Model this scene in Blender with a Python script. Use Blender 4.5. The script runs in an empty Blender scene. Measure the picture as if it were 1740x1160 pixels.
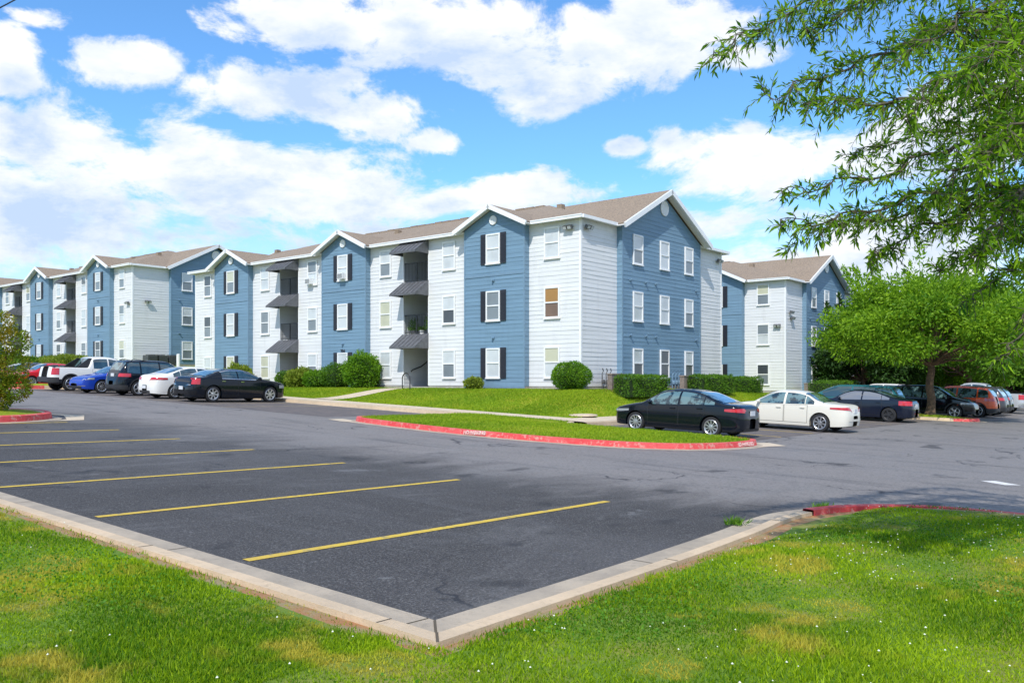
import bpy, bmesh, math, random
import numpy as np
from mathutils import Vector, Matrix
from math import radians as R, sin, cos, pi, sqrt

random.seed(7); np.random.seed(7)
S = bpy.context.scene
COL = S.collection

# ------------------------------------------------------------------ camera
EYE = 1.75
AZ = math.atan2(.6353, .7725)
FPX, CX, CY = 1460.0, 870.0, 645.0
FW = Vector((cos(AZ), sin(AZ), 0)); RT = Vector((sin(AZ), -cos(AZ), 0))
cam_d = bpy.data.cameras.new('camera'); cam = bpy.data.objects.new('camera', cam_d); COL.objects.link(cam)
cam.location = (0, 0, EYE); cam.rotation_euler = (R(90), 0, AZ - pi/2)
cam_d.sensor_width = 36; cam_d.lens = 36*FPX/1740; cam_d.shift_y = 65/1740
cam_d.clip_start = .1; cam_d.clip_end = 2000
S.camera = cam
S.view_settings.view_transform = 'Standard'; S.view_settings.look = 'None'
S.view_settings.exposure = 0.12; S.view_settings.gamma = 1
S.render.resolution_x = 1024; S.render.resolution_y = 682
S.cycles.max_bounces = 6; S.cycles.transparent_max_bounces = 8
S.cycles.use_denoising = True

def ray(px, py):
    return FW + RT*((px-CX)/FPX) + Vector((0, 0, (CY-py)/FPX))
def at(px, py, d):
    return Vector((0, 0, EYE)) + ray(px, py)*d

# ------------------------------------------------------------------ sun and sky
SUNV = Vector((-.66, -.30, .80)).normalized()      # towards the sun
sd = bpy.data.lights.new('sun', 'SUN'); sd.energy = 3.8; sd.angle = R(.6); sd.color = (1, .95, .87)
so = bpy.data.objects.new('sun', sd); COL.objects.link(so); so.location = (0, 0, 60)
so.rotation_euler = SUNV.to_track_quat('Z', 'Y').to_euler()
W = bpy.data.worlds.new('World'); S.world = W; W.use_nodes = True

class NT:
    """small helper for writing node trees"""
    def __init__(s, tree): s.t = tree; s.n = tree.nodes; s.l = tree.links
    def new(s, kind, **kw):
        n = s.n.new(kind)
        for k, v in kw.items(): setattr(n, k, v)
        return n
    def put(s, sock, v):
        if isinstance(v, bpy.types.NodeSocket): s.l.new(v, sock)
        elif v is not None: sock.default_value = v
    def m(s, op, a, b=None, c=None, clamp=False):
        n = s.new('ShaderNodeMath', operation=op, use_clamp=clamp)
        for i, v in enumerate((a, b, c)):
            if v is not None: s.put(n.inputs[i], v)
        return n.outputs[0]
    def vm(s, op, a, b=None):
        n = s.new('ShaderNodeVectorMath', operation=op)
        s.put(n.inputs[0], a)
        if b is not None: s.put(n.inputs[1], b)
        return n.outputs['Value' if op in ('LENGTH', 'DOT_PRODUCT', 'DISTANCE') else 'Vector']
    def noise(s, vec, scale, detail=4, rough=.5, dist=0.0):
        n = s.new('ShaderNodeTexNoise'); s.put(n.inputs['Vector'], vec)
        n.inputs['Scale'].default_value = scale; n.inputs['Detail'].default_value = detail
        n.inputs['Roughness'].default_value = rough; n.inputs['Distortion'].default_value = dist
        return n.outputs['Fac']
    def ramp(s, fac, a, b, lo=0., hi=1., smooth=True):
        n = s.new('ShaderNodeMapRange', interpolation_type='SMOOTHSTEP' if smooth else 'LINEAR')
        s.put(n.inputs['Value'], fac)
        n.inputs['From Min'].default_value = a; n.inputs['From Max'].default_value = b
        n.inputs['To Min'].default_value = lo; n.inputs['To Max'].default_value = hi
        return n.outputs['Result']
    def mix(s, fac, a, b):
        n = s.new('ShaderNodeMix', data_type='RGBA'); s.put(n.inputs[0], fac)
        for i, v in ((6, a), (7, b)):
            s.put(n.inputs[i], v if isinstance(v, bpy.types.NodeSocket) else (*v[:3], 1))
        return n.outputs[2]

def build_world():
    g = bpy.data.node_groups.new('cloud_field', 'ShaderNodeTree')
    g.interface.new_socket('Vector', in_out='INPUT', socket_type='NodeSocketVector')
    g.interface.new_socket('Fac', in_out='OUTPUT', socket_type='NodeSocketFloat')
    n = NT(g); gi = n.new('NodeGroupInput'); go = n.new('NodeGroupOutput')
    v = gi.outputs[0]
    # (x, y, half width, half height, weight): cloud banks, given as directions in the sky
    blobs = [(545, 35, 230, 70, 1), (800, 70, 300, 110, 1), (1060, 60, 240, 100, 1), (950, 150, 140, 70, 1),
             (1190, 55, 70, 50, .8), (500, 165, 260, 75, 1), (640, 190, 160, 65, 1), (225, 108, 130, 58, 1),
             (20, 95, 75, 75, .9), (60, 30, 90, 26, .7), (738, 240, 68, 42, 1), (150, 275, 300, 95, .95),
             (330, 260, 180, 90, 1), (40, 350, 480, 110, .82), (560, 320, 420, 85, .85), (300, 410, 600, 70, .68),
             (1290, 265, 260, 85, 1), (1060, 250, 55, 30, .9), (1275, 98, 110, 34, .75), (850, 335, 330, 50, .9),
             (1290, 440, 140, 50, .9), (1560, 440, 330, 110, .95), (1600, 230, 260, 110, .9), (1000, 400, 900, 60, .6),
             (1850, 100, 260, 140, .9), (-250, 150, 260, 160, .9), (1130, 320, 160, 30, .45)]
    acc = None
    for (bx, by, rx, ry, w) in blobs:
        d = ray(bx, by).normalized()
        az, el = math.atan2(d.y, d.x), math.asin(d.z)
        k = FPX * (1 + ((bx-CX)/FPX)**2)
        a = rx/k; b = ry/FPX/(1 + ((CY-by)/FPX)**2)
        L = n.vm('LENGTH', n.vm('MULTIPLY', n.vm('SUBTRACT', v, (az, el, 0)), (1/a, 1/b, 0)))
        f = n.m('MULTIPLY', n.ramp(L, 1.45, 0.0), w)
        acc = f if acc is None else n.m('MAXIMUM', acc, f)
    # beyond the view the sky carries on with the same broken cumulus
    sep = n.new('ShaderNodeSeparateXYZ'); n.l.new(v, sep.inputs[0])
    away = n.ramp(n.m('ABSOLUTE', n.m('SUBTRACT', sep.outputs[0], AZ)), .75, 1.1)
    high = n.ramp(sep.outputs[1], .52, .75)
    gen = n.m('MULTIPLY', n.m('MAXIMUM', away, high), n.ramp(n.noise(v, 2.2, 2), .4, .62))
    acc = n.m('MAXIMUM', acc, n.m('MULTIPLY', gen, .9))
    vs = n.vm('MULTIPLY', v, (1.0, 1.75, 1))
    n1 = n.noise(vs, 7.0, 10, .64, .35)
    n2 = n.noise(n.vm('ADD', vs, (7.3, 2.1, 4.)), 22, 8, .62)
    d = n.m('ADD', acc, n.m('MULTIPLY', n.m('SUBTRACT', n1, .5), 2.2))
    d = n.m('ADD', d, n.m('MULTIPLY', n.m('SUBTRACT', n2, .5), .65))
    n.l.new(d, go.inputs[0])

    n = NT(W.node_tree); n.n.clear()
    out = n.new('ShaderNodeOutputWorld'); bg = n.new('ShaderNodeBackground'); n.l.new(bg.outputs[0], out.inputs[0])
    bg.inputs[1].default_value = .1
    sky = n.new('ShaderNodeTexSky', sky_type='NISHITA', sun_disc=False)
    sky.sun_elevation = math.asin(SUNV.z); sky.sun_rotation = math.atan2(SUNV.x, SUNV.y)
    sky.air_density = 1.0; sky.dust_density = .3; sky.ozone_density = 3.0
    tc = n.new('ShaderNodeTexCoord'); sep = n.new('ShaderNodeSeparateXYZ'); n.l.new(tc.outputs['Generated'], sep.inputs[0])
    az = n.m('ARCTAN2', sep.outputs[1], sep.outputs[0]); el = n.m('ARCSINE', sep.outputs[2])
    cv = n.new('ShaderNodeCombineXYZ'); n.l.new(az, cv.inputs[0]); n.l.new(el, cv.inputs[1])
    def field(off):
        q = n.new('ShaderNodeGroup'); q.node_tree = g
        n.l.new(n.vm('ADD', cv.outputs[0], off), q.inputs[0]); return q.outputs[0]
    d0 = field((0, 0, 0)); d1 = field((.008, .03, 0)); d2 = field((.015, .07, 0))
    mask = n.ramp(d0, .36, .72)
    above = n.m('ADD', n.m('MULTIPLY', n.ramp(d1, .35, 1.25), .5), n.m('MULTIPLY', n.ramp(d2, .3, 1.15), .6))
    thick = n.ramp(d0, .4, 1.3)
    low = n.ramp(el, .05, .42, .55, 1.)
    wsp = n.noise(n.vm('MULTIPLY', cv.outputs[0], (1, 2.6, 1)), 6, 5, .6)
    sh = n.m('ADD', n.m('MULTIPLY', n.m('MULTIPLY', above, n.m('ADD', thick, .45)), 1.15), n.m('MULTIPLY', n.m('SUBTRACT', wsp, .46), 2.4), clamp=True)
    cc = n.mix(sh, (10.0, 10.1, 10.4), (5.5, 6.9, 9.2))
    skyc = n.vm('MULTIPLY', sky.outputs[0], (1.15, 1.75, 2.15))
    hz = n.ramp(el, .0, .24, .85, 0.)
    skyc = n.mix(hz, skyc, (7.2, 8.3, 9.8))
    col = n.mix(n.m('MULTIPLY', mask, .97), skyc, cc)
    n.l.new(col, bg.inputs[0])
build_world()

# ------------------------------------------------------------------ materials
MATS = {}
def mat(name, color, rough=.6, var=0., vscale=3., detail=4, color2=None, bump=0., bscale=40., metal=0., coat=0., spec=.5,
        lo=.35, hi=.65, emit=None):
    if name in MATS: return MATS[name]
    m = bpy.data.materials.new(name); m.use_nodes = True; MATS[name] = m
    n = NT(m.node_tree); b = n.n['Principled BSDF']
    b.inputs['Base Color'].default_value = (*color, 1); b.inputs['Roughness'].default_value = rough
    b.inputs['Metallic'].default_value = metal; b.inputs['Coat Weight'].default_value = coat
    b.inputs['Coat Roughness'].default_value = .04
    b.inputs['Specular IOR Level'].default_value = spec
    geo = n.new('ShaderNodeNewGeometry')
    if color2 is None and var: color2 = tuple(c*(1-var) for c in color)
    if color2 is not None:
        f = n.ramp(n.noise(geo.outputs['Position'], vscale, detail, .6), lo, hi)
        n.l.new(n.mix(f, color, color2), b.inputs['Base Color'])
    if bump:
        bp = n.new('ShaderNodeBump'); bp.inputs['Strength'].default_value = bump; bp.inputs['Distance'].default_value = .02
        n.l.new(n.noise(geo.outputs['Position'], bscale, 4, .6), bp.inputs['Height']); n.l.new(bp.outputs[0], b.inputs['Normal'])
    return m

def leafmat(name, c1, c2, trans=.35, tip=None, rough=.55):
    """leaves and blades: colour varies from leaf to leaf through the 'tint' attribute"""
    m = bpy.data.materials.new(name); m.use_nodes = True; MATS[name] = m
    n = NT(m.node_tree); b = n.n['Principled BSDF']; out = n.n['Material Output']
    a = n.new('ShaderNodeAttribute', attribute_name='tint')
    c = n.mix(a.outputs['Fac'], c1, c2)
    if tip:
        geo = n.new('ShaderNodeNewGeometry')
        f = n.ramp(n.noise(geo.outputs['Position'], tip[1], 3, .6), tip[2], tip[3])
        c = n.mix(n.m('MULTIPLY', f, tip[4]), c, tip[0])
    n.l.new(c, b.inputs['Base Color']); b.inputs['Roughness'].default_value = rough
    b.inputs['Specular IOR Level'].default_value = .3
    t = n.new('ShaderNodeBsdfTranslucent'); n.l.new(c, t.inputs[0])
    mx = n.new('ShaderNodeMixShader'); mx.inputs[0].default_value = trans
    n.l.new(b.outputs[0], mx.inputs[1]); n.l.new(t.outputs[0], mx.inputs[2]); n.l.new(mx.outputs[0], out.inputs[0])
    return m

def siding_mat(name, col, var):
    m = bpy.data.materials.new(name); m.use_nodes = True; MATS[name] = m
    n = NT(m.node_tree); b = n.n['Principled BSDF']
    geo = n.new('ShaderNodeNewGeometry')
    v = n.vm('MULTIPLY', geo.outputs['Position'], (.35, .35, 5.0))
    f = n.noise(v, 1.0, 3, .6)
    f2 = n.noise(n.vm('MULTIPLY', geo.outputs['Position'], (2.2, 2.2, .35)), 1.0, 5, .65)
    c = n.mix(n.ramp(f, .35, .65), col, tuple(x*(1-var) for x in col))
    c = n.mix(n.ramp(f2, .50, .72, 0, .55), c, tuple(x*.84 for x in col))
    n.l.new(c, b.inputs['Base Color']); b.inputs['Roughness'].default_value = .55
    return m
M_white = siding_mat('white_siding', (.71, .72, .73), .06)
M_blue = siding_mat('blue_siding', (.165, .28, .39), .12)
M_wshade = siding_mat('shaded_white_siding', (.62, .64, .66), .06)  # the white siding again, with the stairwell's shade put into its colour
M_trim = mat('white_trim', (.84, .85, .86), .45, var=.06)
M_btrim = mat('blue_trim', (.165, .27, .375), .5, var=.08)
M_shut = mat('dark_shutter', (.022, .024, .035), .45)
M_dmetal = mat('dark_bronze_metal', (.14, .143, .155), .45, var=.3, vscale=6, metal=.1)
M_black = mat('black_metal', (.02, .02, .022), .4)
M_conc = mat('foundation_concrete', (.42, .40, .37), .85, var=.25, bump=.3)
M_found = M_conc
M_brick = mat('grey_brown_brick', (.28, .23, .20), .85, var=.3, vscale=8)
M_floor = mat('slab', (.40, .39, .37), .8, var=.2)
M_flood = mat('floodlight_housing', (.10, .105, .11), .45)
M_lens = mat('floodlight_lens', (.55, .58, .6), .12)
M_brassy = mat('bronze_tread', (.42, .33, .12), .5)

def shingle_mat():
    m = bpy.data.materials.new('brown_shingles'); m.use_nodes = True; MATS['brown_shingles'] = m
    n = NT(m.node_tree); b = n.n['Principled BSDF']; geo = n.new('ShaderNodeNewGeometry')
    P = geo.outputs['Position']
    br = n.new('ShaderNodeTexNoise'); br.inputs['Scale'].default_value = 9; br.inputs['Detail'].default_value = 5
    br.inputs['Roughness'].default_value = .75
    n.l.new(n.vm('MULTIPLY', P, (1, 1, 5)), br.inputs['Vector'])
    big = n.noise(P, .5, 3)
    c = n.mix(n.ramp(br.outputs[0], .38, .62), (.35, .27, .19), (.17, .13, .10))
    c = n.mix(n.ramp(big, .45, .7, 0, .4), c, (.30, .235, .18))
    n.l.new(c, b.inputs['Base Color']); b.inputs['Roughness'].default_value = .9
    bp = n.new('ShaderNodeBump'); bp.inputs['Strength'].default_value = .5; bp.inputs['Distance'].default_value = .02
    n.l.new(br.outputs[0], bp.inputs['Height']); n.l.new(bp.outputs[0], b.inputs['Normal'])
    return m
M_roof = shingle_mat()

def pane_mat(name, col, stripes=True, rough=.08):
    m = bpy.data.materials.new(name); m.use_nodes = True; MATS[name] = m
    n = NT(m.node_tree); b = n.n['Principled BSDF']; geo = n.new('ShaderNodeNewGeometry')
    sep = n.new('ShaderNodeSeparateXYZ'); n.l.new(geo.outputs['Position'], sep.inputs[0])
    w = n.m('SINE', n.m('MULTIPLY', sep.outputs[2], 2*pi/.055))
    ns = n.noise(geo.outputs['Position'], 1.3, 3)
    c = n.mix(n.ramp(w, -.2, 1, 0, .35 if stripes else 0), col, tuple(x*.72 for x in col))
    c = n.mix(n.ramp(ns, .4, .68, 0, .35), c, tuple(x*.6 for x in col))
    n.l.new(c, b.inputs['Base Color']); b.inputs['Roughness'].default_value = .35
    b.inputs['Coat Weight'].default_value = 1; b.inputs['Coat Roughness'].default_value = rough
    return m
P_light = pane_mat('pane_white_blind', (.60, .64, .66))
P_mid = pane_mat('pane_screened', (.20, .235, .26))
P_dark = pane_mat('pane_dark', (.05, .06, .07), False)
P_cream = pane_mat('pane_cream_blind', (.55, .55, .40))
P_brown = pane_mat('pane_amber_curtain', (.36, .18, .03), False)
P_brown2 = pane_mat('pane_brown_curtain', (.17, .10, .06), False)

def asphalt_mat():
    m = bpy.data.materials.new('asphalt'); m.use_nodes = True; MATS['asphalt'] = m
    n = NT(m.node_tree); b = n.n['Principled BSDF']; geo = n.new('ShaderNodeNewGeometry'); P = geo.outputs['Position']
    f1 = n.noise(P, .16, 5, .62, .6); f2 = n.noise(n.vm('MULTIPLY', P, (.5, 1.6, 1)), .5, 5, .65, .8)
    fine = n.noise(P, 48, 3, .8); mid = n.noise(P, 6, 5, .7)
    c = n.mix(n.ramp(f1, .35, .68), (.042, .038, .036), (.078, .071, .067))
    # aisle paler than the stalls: its grazing sheen is painted into the colour
    sep = n.new('ShaderNodeSeparateXYZ'); n.l.new(P, sep.inputs[0])
    wob = n.m('MULTIPLY', n.m('SUBTRACT', f2, .5), 6.)
    aisle = n.ramp(n.m('ADD', sep.outputs[0], wob), 10.0, 13.5)
    c = n.mix(n.m('MULTIPLY', aisle, .75), c, (.29, .265, .25))
    c = n.mix(n.ramp(f2, .52, .68, 0, .45), c, (.17, .165, .162))
    f3 = n.noise(n.vm('MULTIPLY', P, (1.4, .16, 1)), 1.1, 5, .6, .4)
    c = n.mix(n.ramp(f3, .5, .7, 0, .5), c, (.078, .075, .076))
    c = n.mix(n.ramp(mid, .55, .8, 0, .5), c, (.03, .03, .036))
    c = n.mix(n.ramp(fine, .46, .70, 0, .75), c, (.21, .205, .20))
    med = n.noise(P, 19, 4, .75); c = n.mix(n.ramp(med, .48, .68, 0, .55), c, (.028, .027, .028))
    oil = n.noise(n.vm('MULTIPLY', P, (.8, 1.3, 1)), .75, 3, .5); c = n.mix(n.ramp(oil, .64, .72, 0, .6), c, (.022, .021, .022))
    c = n.mix(n.ramp(n.noise(n.vm('ADD', P, (40, 7, 0)), .9, 5, .7), .63, .70, 0, .5), c, (.20, .20, .20))
    # cracks
    warp = n.vm('ADD', P, n.vm('MULTIPLY', (0, 0, 0), (0, 0, 0)))
    nz = n.new('ShaderNodeTexNoise'); nz.inputs['Scale'].default_value = .9; nz.inputs['Detail'].default_value = 5
    n.l.new(P, nz.inputs['Vector'])
    wv = n.vm('ADD', P, n.vm('MULTIPLY', n.vm('SUBTRACT', nz.outputs['Color'], (.5, .5, .5)), (2.4, 2.4, 0)))
    vo = n.new('ShaderNodeTexVoronoi', feature='DISTANCE_TO_EDGE'); vo.inputs['Scale'].default_value = .21
    n.l.new(wv, vo.inputs['Vector'])
    msk = n.ramp(n.noise(P, .35, 2), .50, .60)
    crack = n.m('MULTIPLY', n.ramp(vo.outputs['Distance'], .0, .010, 1., 0.), msk)
    c = n.mix(n.m('MULTIPLY', crack, .8), c, (.018, .018, .022))
    n.l.new(c, b.inputs['Base Color'])
    n.l.new(n.ramp(f1, .3, .7, .80, .62), b.inputs['Roughness']); b.inputs['Specular IOR Level'].default_value = .3
    bp = n.new('ShaderNodeBump'); bp.inputs['Strength'].default_value = .55; bp.inputs['Distance'].default_value = .008
    n.l.new(n.m('SUBTRACT', fine, n.m('MULTIPLY', crack, 1.5)), bp.inputs['Height']); n.l.new(bp.outputs[0], b.inputs['Normal'])
    return m
M_asph = asphalt_mat()
M_soil = mat('lawn_soil', (.11, .20, .010), .95, color2=(.22, .22, .04), vscale=1.6, bump=.6, bscale=30, lo=.42, hi=.7)
def lawn_mat(name, a, b_, c_, s1=.7):
    m = bpy.data.materials.new(name); m.use_nodes = True; MATS[name] = m
    n = NT(m.node_tree); b = n.n['Principled BSDF']; geo = n.new('ShaderNodeNewGeometry'); P = geo.outputs['Position']
    c = n.mix(n.ramp(n.noise(P, s1, 5, .65), .38, .62), a, b_)
    c = n.mix(n.ramp(n.noise(P, 11, 4, .7), .42, .72, 0, .6), c, c_)
    n.l.new(c, b.inputs['Base Color']); b.inputs['Roughness'].default_value = .95
    b.inputs['Specular IOR Level'].default_value = .15
    bp = n.new('ShaderNodeBump'); bp.inputs['Strength'].default_value = .8; bp.inputs['Distance'].default_value = .05
    n.l.new(n.noise(P, 22, 4, .7), bp.inputs['Height']); n.l.new(bp.outputs[0], b.inputs['Normal'])
    return m
M_lawn = lawn_mat('far_lawn', (.20, .31, .012), (.34, .34, .03), (.10, .19, .008))
M_dirt = mat('red_dirt', (.36, .17, .07), .95, color2=(.30, .24, .12), vscale=5, bump=.5)
M_mulch = mat('mulch', (.24, .12, .07), .95, var=.4, vscale=14, bump=.6)

def kerb_mat(name, c1, c2, worn=None):
    m = bpy.data.materials.new(name); m.use_nodes = True; MATS[name] = m
    n = NT(m.node_tree); b = n.n['Principled BSDF']; geo = n.new('ShaderNodeNewGeometry'); P = geo.outputs['Position']
    c = n.mix(n.ramp(n.noise(P, 1.4, 5, .65), .35, .65), c1, c2)
    c = n.mix(n.ramp(n.noise(P, 12, 6, .75), .50, .70, 0, .6), c, tuple(x*.62 for x in c1))
    if worn:
        c = n.mix(n.ramp(n.noise(P, 7, 6, .75), .52, .62, 0, .85), c, worn)
    n.l.new(c, b.inputs['Base Color']); b.inputs['Roughness'].default_value = .85
    bp = n.new('ShaderNodeBump'); bp.inputs['Strength'].default_value = .5; bp.inputs['Distance'].default_value = .01
    n.l.new(n.noise(P, 45, 4, .7), bp.inputs['Height']); n.l.new(bp.outputs[0], b.inputs['Normal'])
    return m
M_kerb = kerb_mat('kerb_concrete', (.64, .49, .33), (.53, .41, .28))
M_pan = kerb_mat('gutter_concrete', (.45, .375, .285), (.33, .28, .22))
M_walk = kerb_mat('walk_concrete', (.64, .52, .38), (.55, .46, .34))
M_red = kerb_mat('red_kerb_paint', (.62, .055, .06), (.70, .10, .10), (.60, .30, .25))
M_yel = kerb_mat('yellow_line_paint', (.66, .46, .05), (.58, .40, .06), (.30, .25, .12))
M_yel2 = kerb_mat('worn_line_paint', (.50, .38, .16), (.42, .34, .20), (.20, .18, .15))
M_letter = mat('worn_white_lettering', (.72, .60, .56), .8, color2=(.66, .25, .23), vscale=22)
M_wpaint = mat('white_paint', (.75, .73, .70), .7, var=.2, vscale=12)

# ------------------------------------------------------------------ mesh helpers
class MB:
    def __init__(s): s.v = []; s.f = []; s.mi = []
    def quad(s, *p, mi=0):
        i = len(s.v); s.v += [tuple(q) for q in p]; s.f.append(tuple(range(i, i+len(p)))); s.mi.append(mi)
    def box(s, x0, x1, y0, y1, z0, z1, mi=0, M=None):
        c = [(x, y, z) for z in (z0, z1) for y in (y0, y1) for x in (x0, x1)]
        if M is not None: c = [tuple(M @ Vector(q)) for q in c]
        i = len(s.v); s.v += c
        for q in ((0, 2, 3, 1), (4, 5, 7, 6), (0, 1, 5, 4), (2, 6, 7, 3), (0, 4, 6, 2), (1, 3, 7, 5)):
            s.f.append(tuple(i+k for k in q)); s.mi.append(mi)
    def tube(s, pts, r, n=8, mi=0, cap=True):
        """r: number or list"""
        pts = [Vector(p) for p in pts]; rs = r if isinstance(r, (list, tuple)) else [r]*len(pts)
        i0 = len(s.v); up = Vector((0, 0, 1)); last = None
        for k, p in enumerate(pts):
            t = (pts[min(k+1, len(pts)-1)] - pts[max(k-1, 0)]).normalized()
            a = t.cross(last if last is not None else (up if abs(t.z) < .95 else Vector((1, 0, 0))))
            if last is not None: a = last - t*last.dot(t)
            a.normalize(); b = t.cross(a); last = a
            for j in range(n):
                q = p + (a*cos(2*pi*j/n) + b*sin(2*pi*j/n))*rs[k]; s.v.append(tuple(q))
        for k in range(len(pts)-1):
            for j in range(n):
                s.f.append((i0+k*n+j, i0+k*n+(j+1) % n, i0+(k+1)*n+(j+1) % n, i0+(k+1)*n+j)); s.mi.append(mi)
        if cap:
            s.f.append(tuple(i0+j for j in range(n))[::-1]); s.mi.append(mi)
            e = i0+(len(pts)-1)*n; s.f.append(tuple(e+j for j in range(n))); s.mi.append(mi)
    def lathe(s, prof, n=24, mi=0, axis='y'):
        i0 = len(s.v)
        for (a, r) in prof:
            for j in range(n):
                t = 2*pi*j/n
                s.v.append((r*cos(t), a, r*sin(t)) if axis == 'y' else (r*cos(t), r*sin(t), a))
        for k in range(len(prof)-1):
            for j in range(n):
                s.f.append((i0+k*n+j, i0+k*n+(j+1) % n, i0+(k+1)*n+(j+1) % n, i0+(k+1)*n+j)); s.mi.append(mi)
    def mesh(s, name, mats, smooth=None):
        me = bpy.data.meshes.new(name); me.from_pydata(s.v, [], s.f)
        for m in (mats if isinstance(mats, (list, tuple)) else [mats]): me.materials.append(m)
        me.polygons.foreach_set('material_index', s.mi)
        if smooth is not None:
            bm = bmesh.new(); bm.from_mesh(me); bmesh.ops.remove_doubles(bm, verts=bm.verts, dist=1e-5)
            bmesh.ops.recalc_face_normals(bm, faces=bm.faces); bm.to_mesh(me); bm.free()
            me.shade_smooth(); me.set_sharp_from_angle(angle=R(smooth))
        me.update(); return me
    def build(s, name, mats, parent=None, loc=None, smooth=None, label=None):
        return link(name, s.mesh(name, mats, smooth), parent, loc, label)

def link(name, me, parent=None, loc=None, label=None):
    o = bpy.data.objects.new(name, me); COL.objects.link(o)
    if parent is not None: o.parent = parent
    if loc is not None: o.location = loc
    if label: o['label'] = label
    return o
def tag(o, label, cat, group=None):
    o['label'] = label; o['category'] = cat
    if group: o['group'] = group
    return o
def thing(name, label, cat, loc=(0, 0, 0), rz=0, group=None):
    o = bpy.data.objects.new(name, None); COL.objects.link(o); o.empty_display_size = .3
    o.location = loc; o.rotation_euler = (0, 0, rz); return tag(o, label, cat, group)
def struct(o, kind='structure'):
    o['kind'] = kind; return o

# ------------------------------------------------------------------ the lie of the land
def clamp(v, a, b): return max(a, min(b, v))
def sstep(t):
    t = clamp(t, 0, 1); return t*t*(3-2*t)
def A(x, y):
    """height of the asphalt"""
    h = .0335*(clamp(y, 0, 38)-6.68) + .026*max(0, min(y, 110)-38) + .006*clamp(y, -60, 0)
    k = .018*(clamp(x, -30, 24)-10.2) + .008*clamp(x-24, 0, 60)
    return .03 + h - k
def base_z(x, y):
    h = 1.345 - .45*sstep((x-36)/20)
    h += 1.6*sstep((y-54)/11)*sstep((60-x)/12)
    h += 1.0*sstep((y-98)/15)
    return h
def LZ(x, y):
    """height of the lawn round the buildings"""
    k = A(x, y)+.15
    t = min((x-26.3)/5.0, (y-18.6)/3.2)
    return k + (base_z(x, y)-.06-k)*sstep(t)
def grid(name, xs, ys, zf, m, kind='structure', skip=None):
    v = [(x, y, zf(x, y)) for y in ys for x in xs]; nx = len(xs); f = []
    for j in range(len(ys)-1):
        for i in range(nx-1):
            if skip and skip((xs[i]+xs[i+1])/2, (ys[j]+ys[j+1])/2): continue
            f.append((j*nx+i, j*nx+i+1, (j+1)*nx+i+1, (j+1)*nx+i))
    me = bpy.data.meshes.new(name); me.from_pydata(v, [], f); me.materials.append(m); me.shade_smooth()
    o = link(name, me); return struct(o, kind)
def frange(a, b, s):
    n = max(1, int(round((b-a)/s))); return [a+(b-a)*i/n for i in range(n+1)]

far = frange(-300, -60, 60)[:-1]
grid('ground', far+frange(-60, 160, 5)+[220, 300, 500, 900], far+frange(-60, 160, 5)+[220, 300, 500, 900],
     lambda x, y: (A(x, y)-.4) if (x > -10 and x < 100 and y < 120) else A(clamp(x, -30, 90), clamp(y, -60, 115))-.25, M_lawn)
grid('parking_lot', frange(3.0, 100, 1.5), frange(-45, 112, 1.5), A, M_asph)

# near lawn (the photographer's side): two arms meeting at the kerb corner
KC = [(3.86, 60), (3.86, 40), (3.86, 20), (3.86, 12), (3.86, 7), (3.86, 3.78), (5.5, 3.84), (7.5, 3.93), (9.3, 4.06), (10.4, 4.18), (11.3, 4.18),
      (12.2, 3.92), (12.95, 3.38), (13.38, 2.6), (13.5, 1.6), (13.5, 0), (13.5, -8), (13.5, -30)]
def subdivide(pl, step=.35, smooth=()):
    out = []
    for i in range(len(pl)-1):
        a, b = Vector(pl[i]), Vector(pl[i+1]); n = max(1, int((b-a).length/step))
        for k in range(n): out.append(tuple(a+(b-a)*(k/n)))
    out.append(tuple(pl[-1])); return out
def catmull(pl, n=6, closed=False):
    P = [Vector(p) for p in pl]; out = []; N = len(P)
    rng = range(N) if closed else range(N-1)
    for i in rng:
        if closed: p0, p1, p2, p3 = P[(i-1) % N], P[i], P[(i+1) % N], P[(i+2) % N]
        else: p0, p1, p2, p3 = P[max(i-1, 0)], P[i], P[i+1], P[min(i+2, N-1)]
        for k in range(n):
            t = k/n
            out.append(tuple(.5*((2*p1)+(p2-p0)*t+(2*p0-5*p1+4*p2-p3)*t*t+(3*p1-p0-3*p2+p3)*t**3)))
    if not closed: out.append(tuple(P[-1]))
    return out
KL = subdivide(KC[:6], .5)[:-1] + [KC[5]]
KR = [KC[5]] + catmull(KC[6:], 6)
def offs(pl, d, closed=False):
    """offset a polyline to its left by d (mitred)"""
    out = []; N = len(pl)
    for i in range(N):
        p = Vector(pl[i][:2])
        a = Vector(pl[i-1][:2]) if (i > 0 or closed) else None
        b = Vector(pl[(i+1) % N][:2]) if (i < N-1 or closed) else None
        t1 = (p-a).normalized() if a is not None and (p-a).length > 1e-6 else None
        t2 = (b-p).normalized() if b is not None and (b-p).length > 1e-6 else None
        t1 = t1 or t2; t2 = t2 or t1
        n1 = Vector((-t1.y, t1.x)); n2 = Vector((-t2.y, t2.x)); m = n1+n2
        m = m.normalized() if m.length > 1e-6 else n1
        out.append(tuple(p + m*(d/max(.5, m.dot(n1)))))
    return out
def strip(mb, pl, prof, zf, mi=None, closed=False, rng=None):
    """sweep profile [(offset, height)] along a polyline; heights sit on zf"""
    rows = [[(q[0], q[1], zf(*q)+h) for q in offs(pl, o, closed)] for (o, h) in prof]
    N = len(pl); i0 = len(mb.v)
    for r in rows: mb.v += r
    for a in range(len(prof)-1):
        for i in range(N if closed else N-1):
            if rng and not (rng[0] <= i < rng[1]): continue
            j = (i+1) % N
            mb.f.append((i0+a*N+i, i0+a*N+j, i0+(a+1)*N+j, i0+(a+1)*N+i)); mb.mi.append(mi[a] if mi else 0)

NK = KL + KR[1:]                                   # runs down the left arm, round the corner, then right
KH = .075
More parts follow.
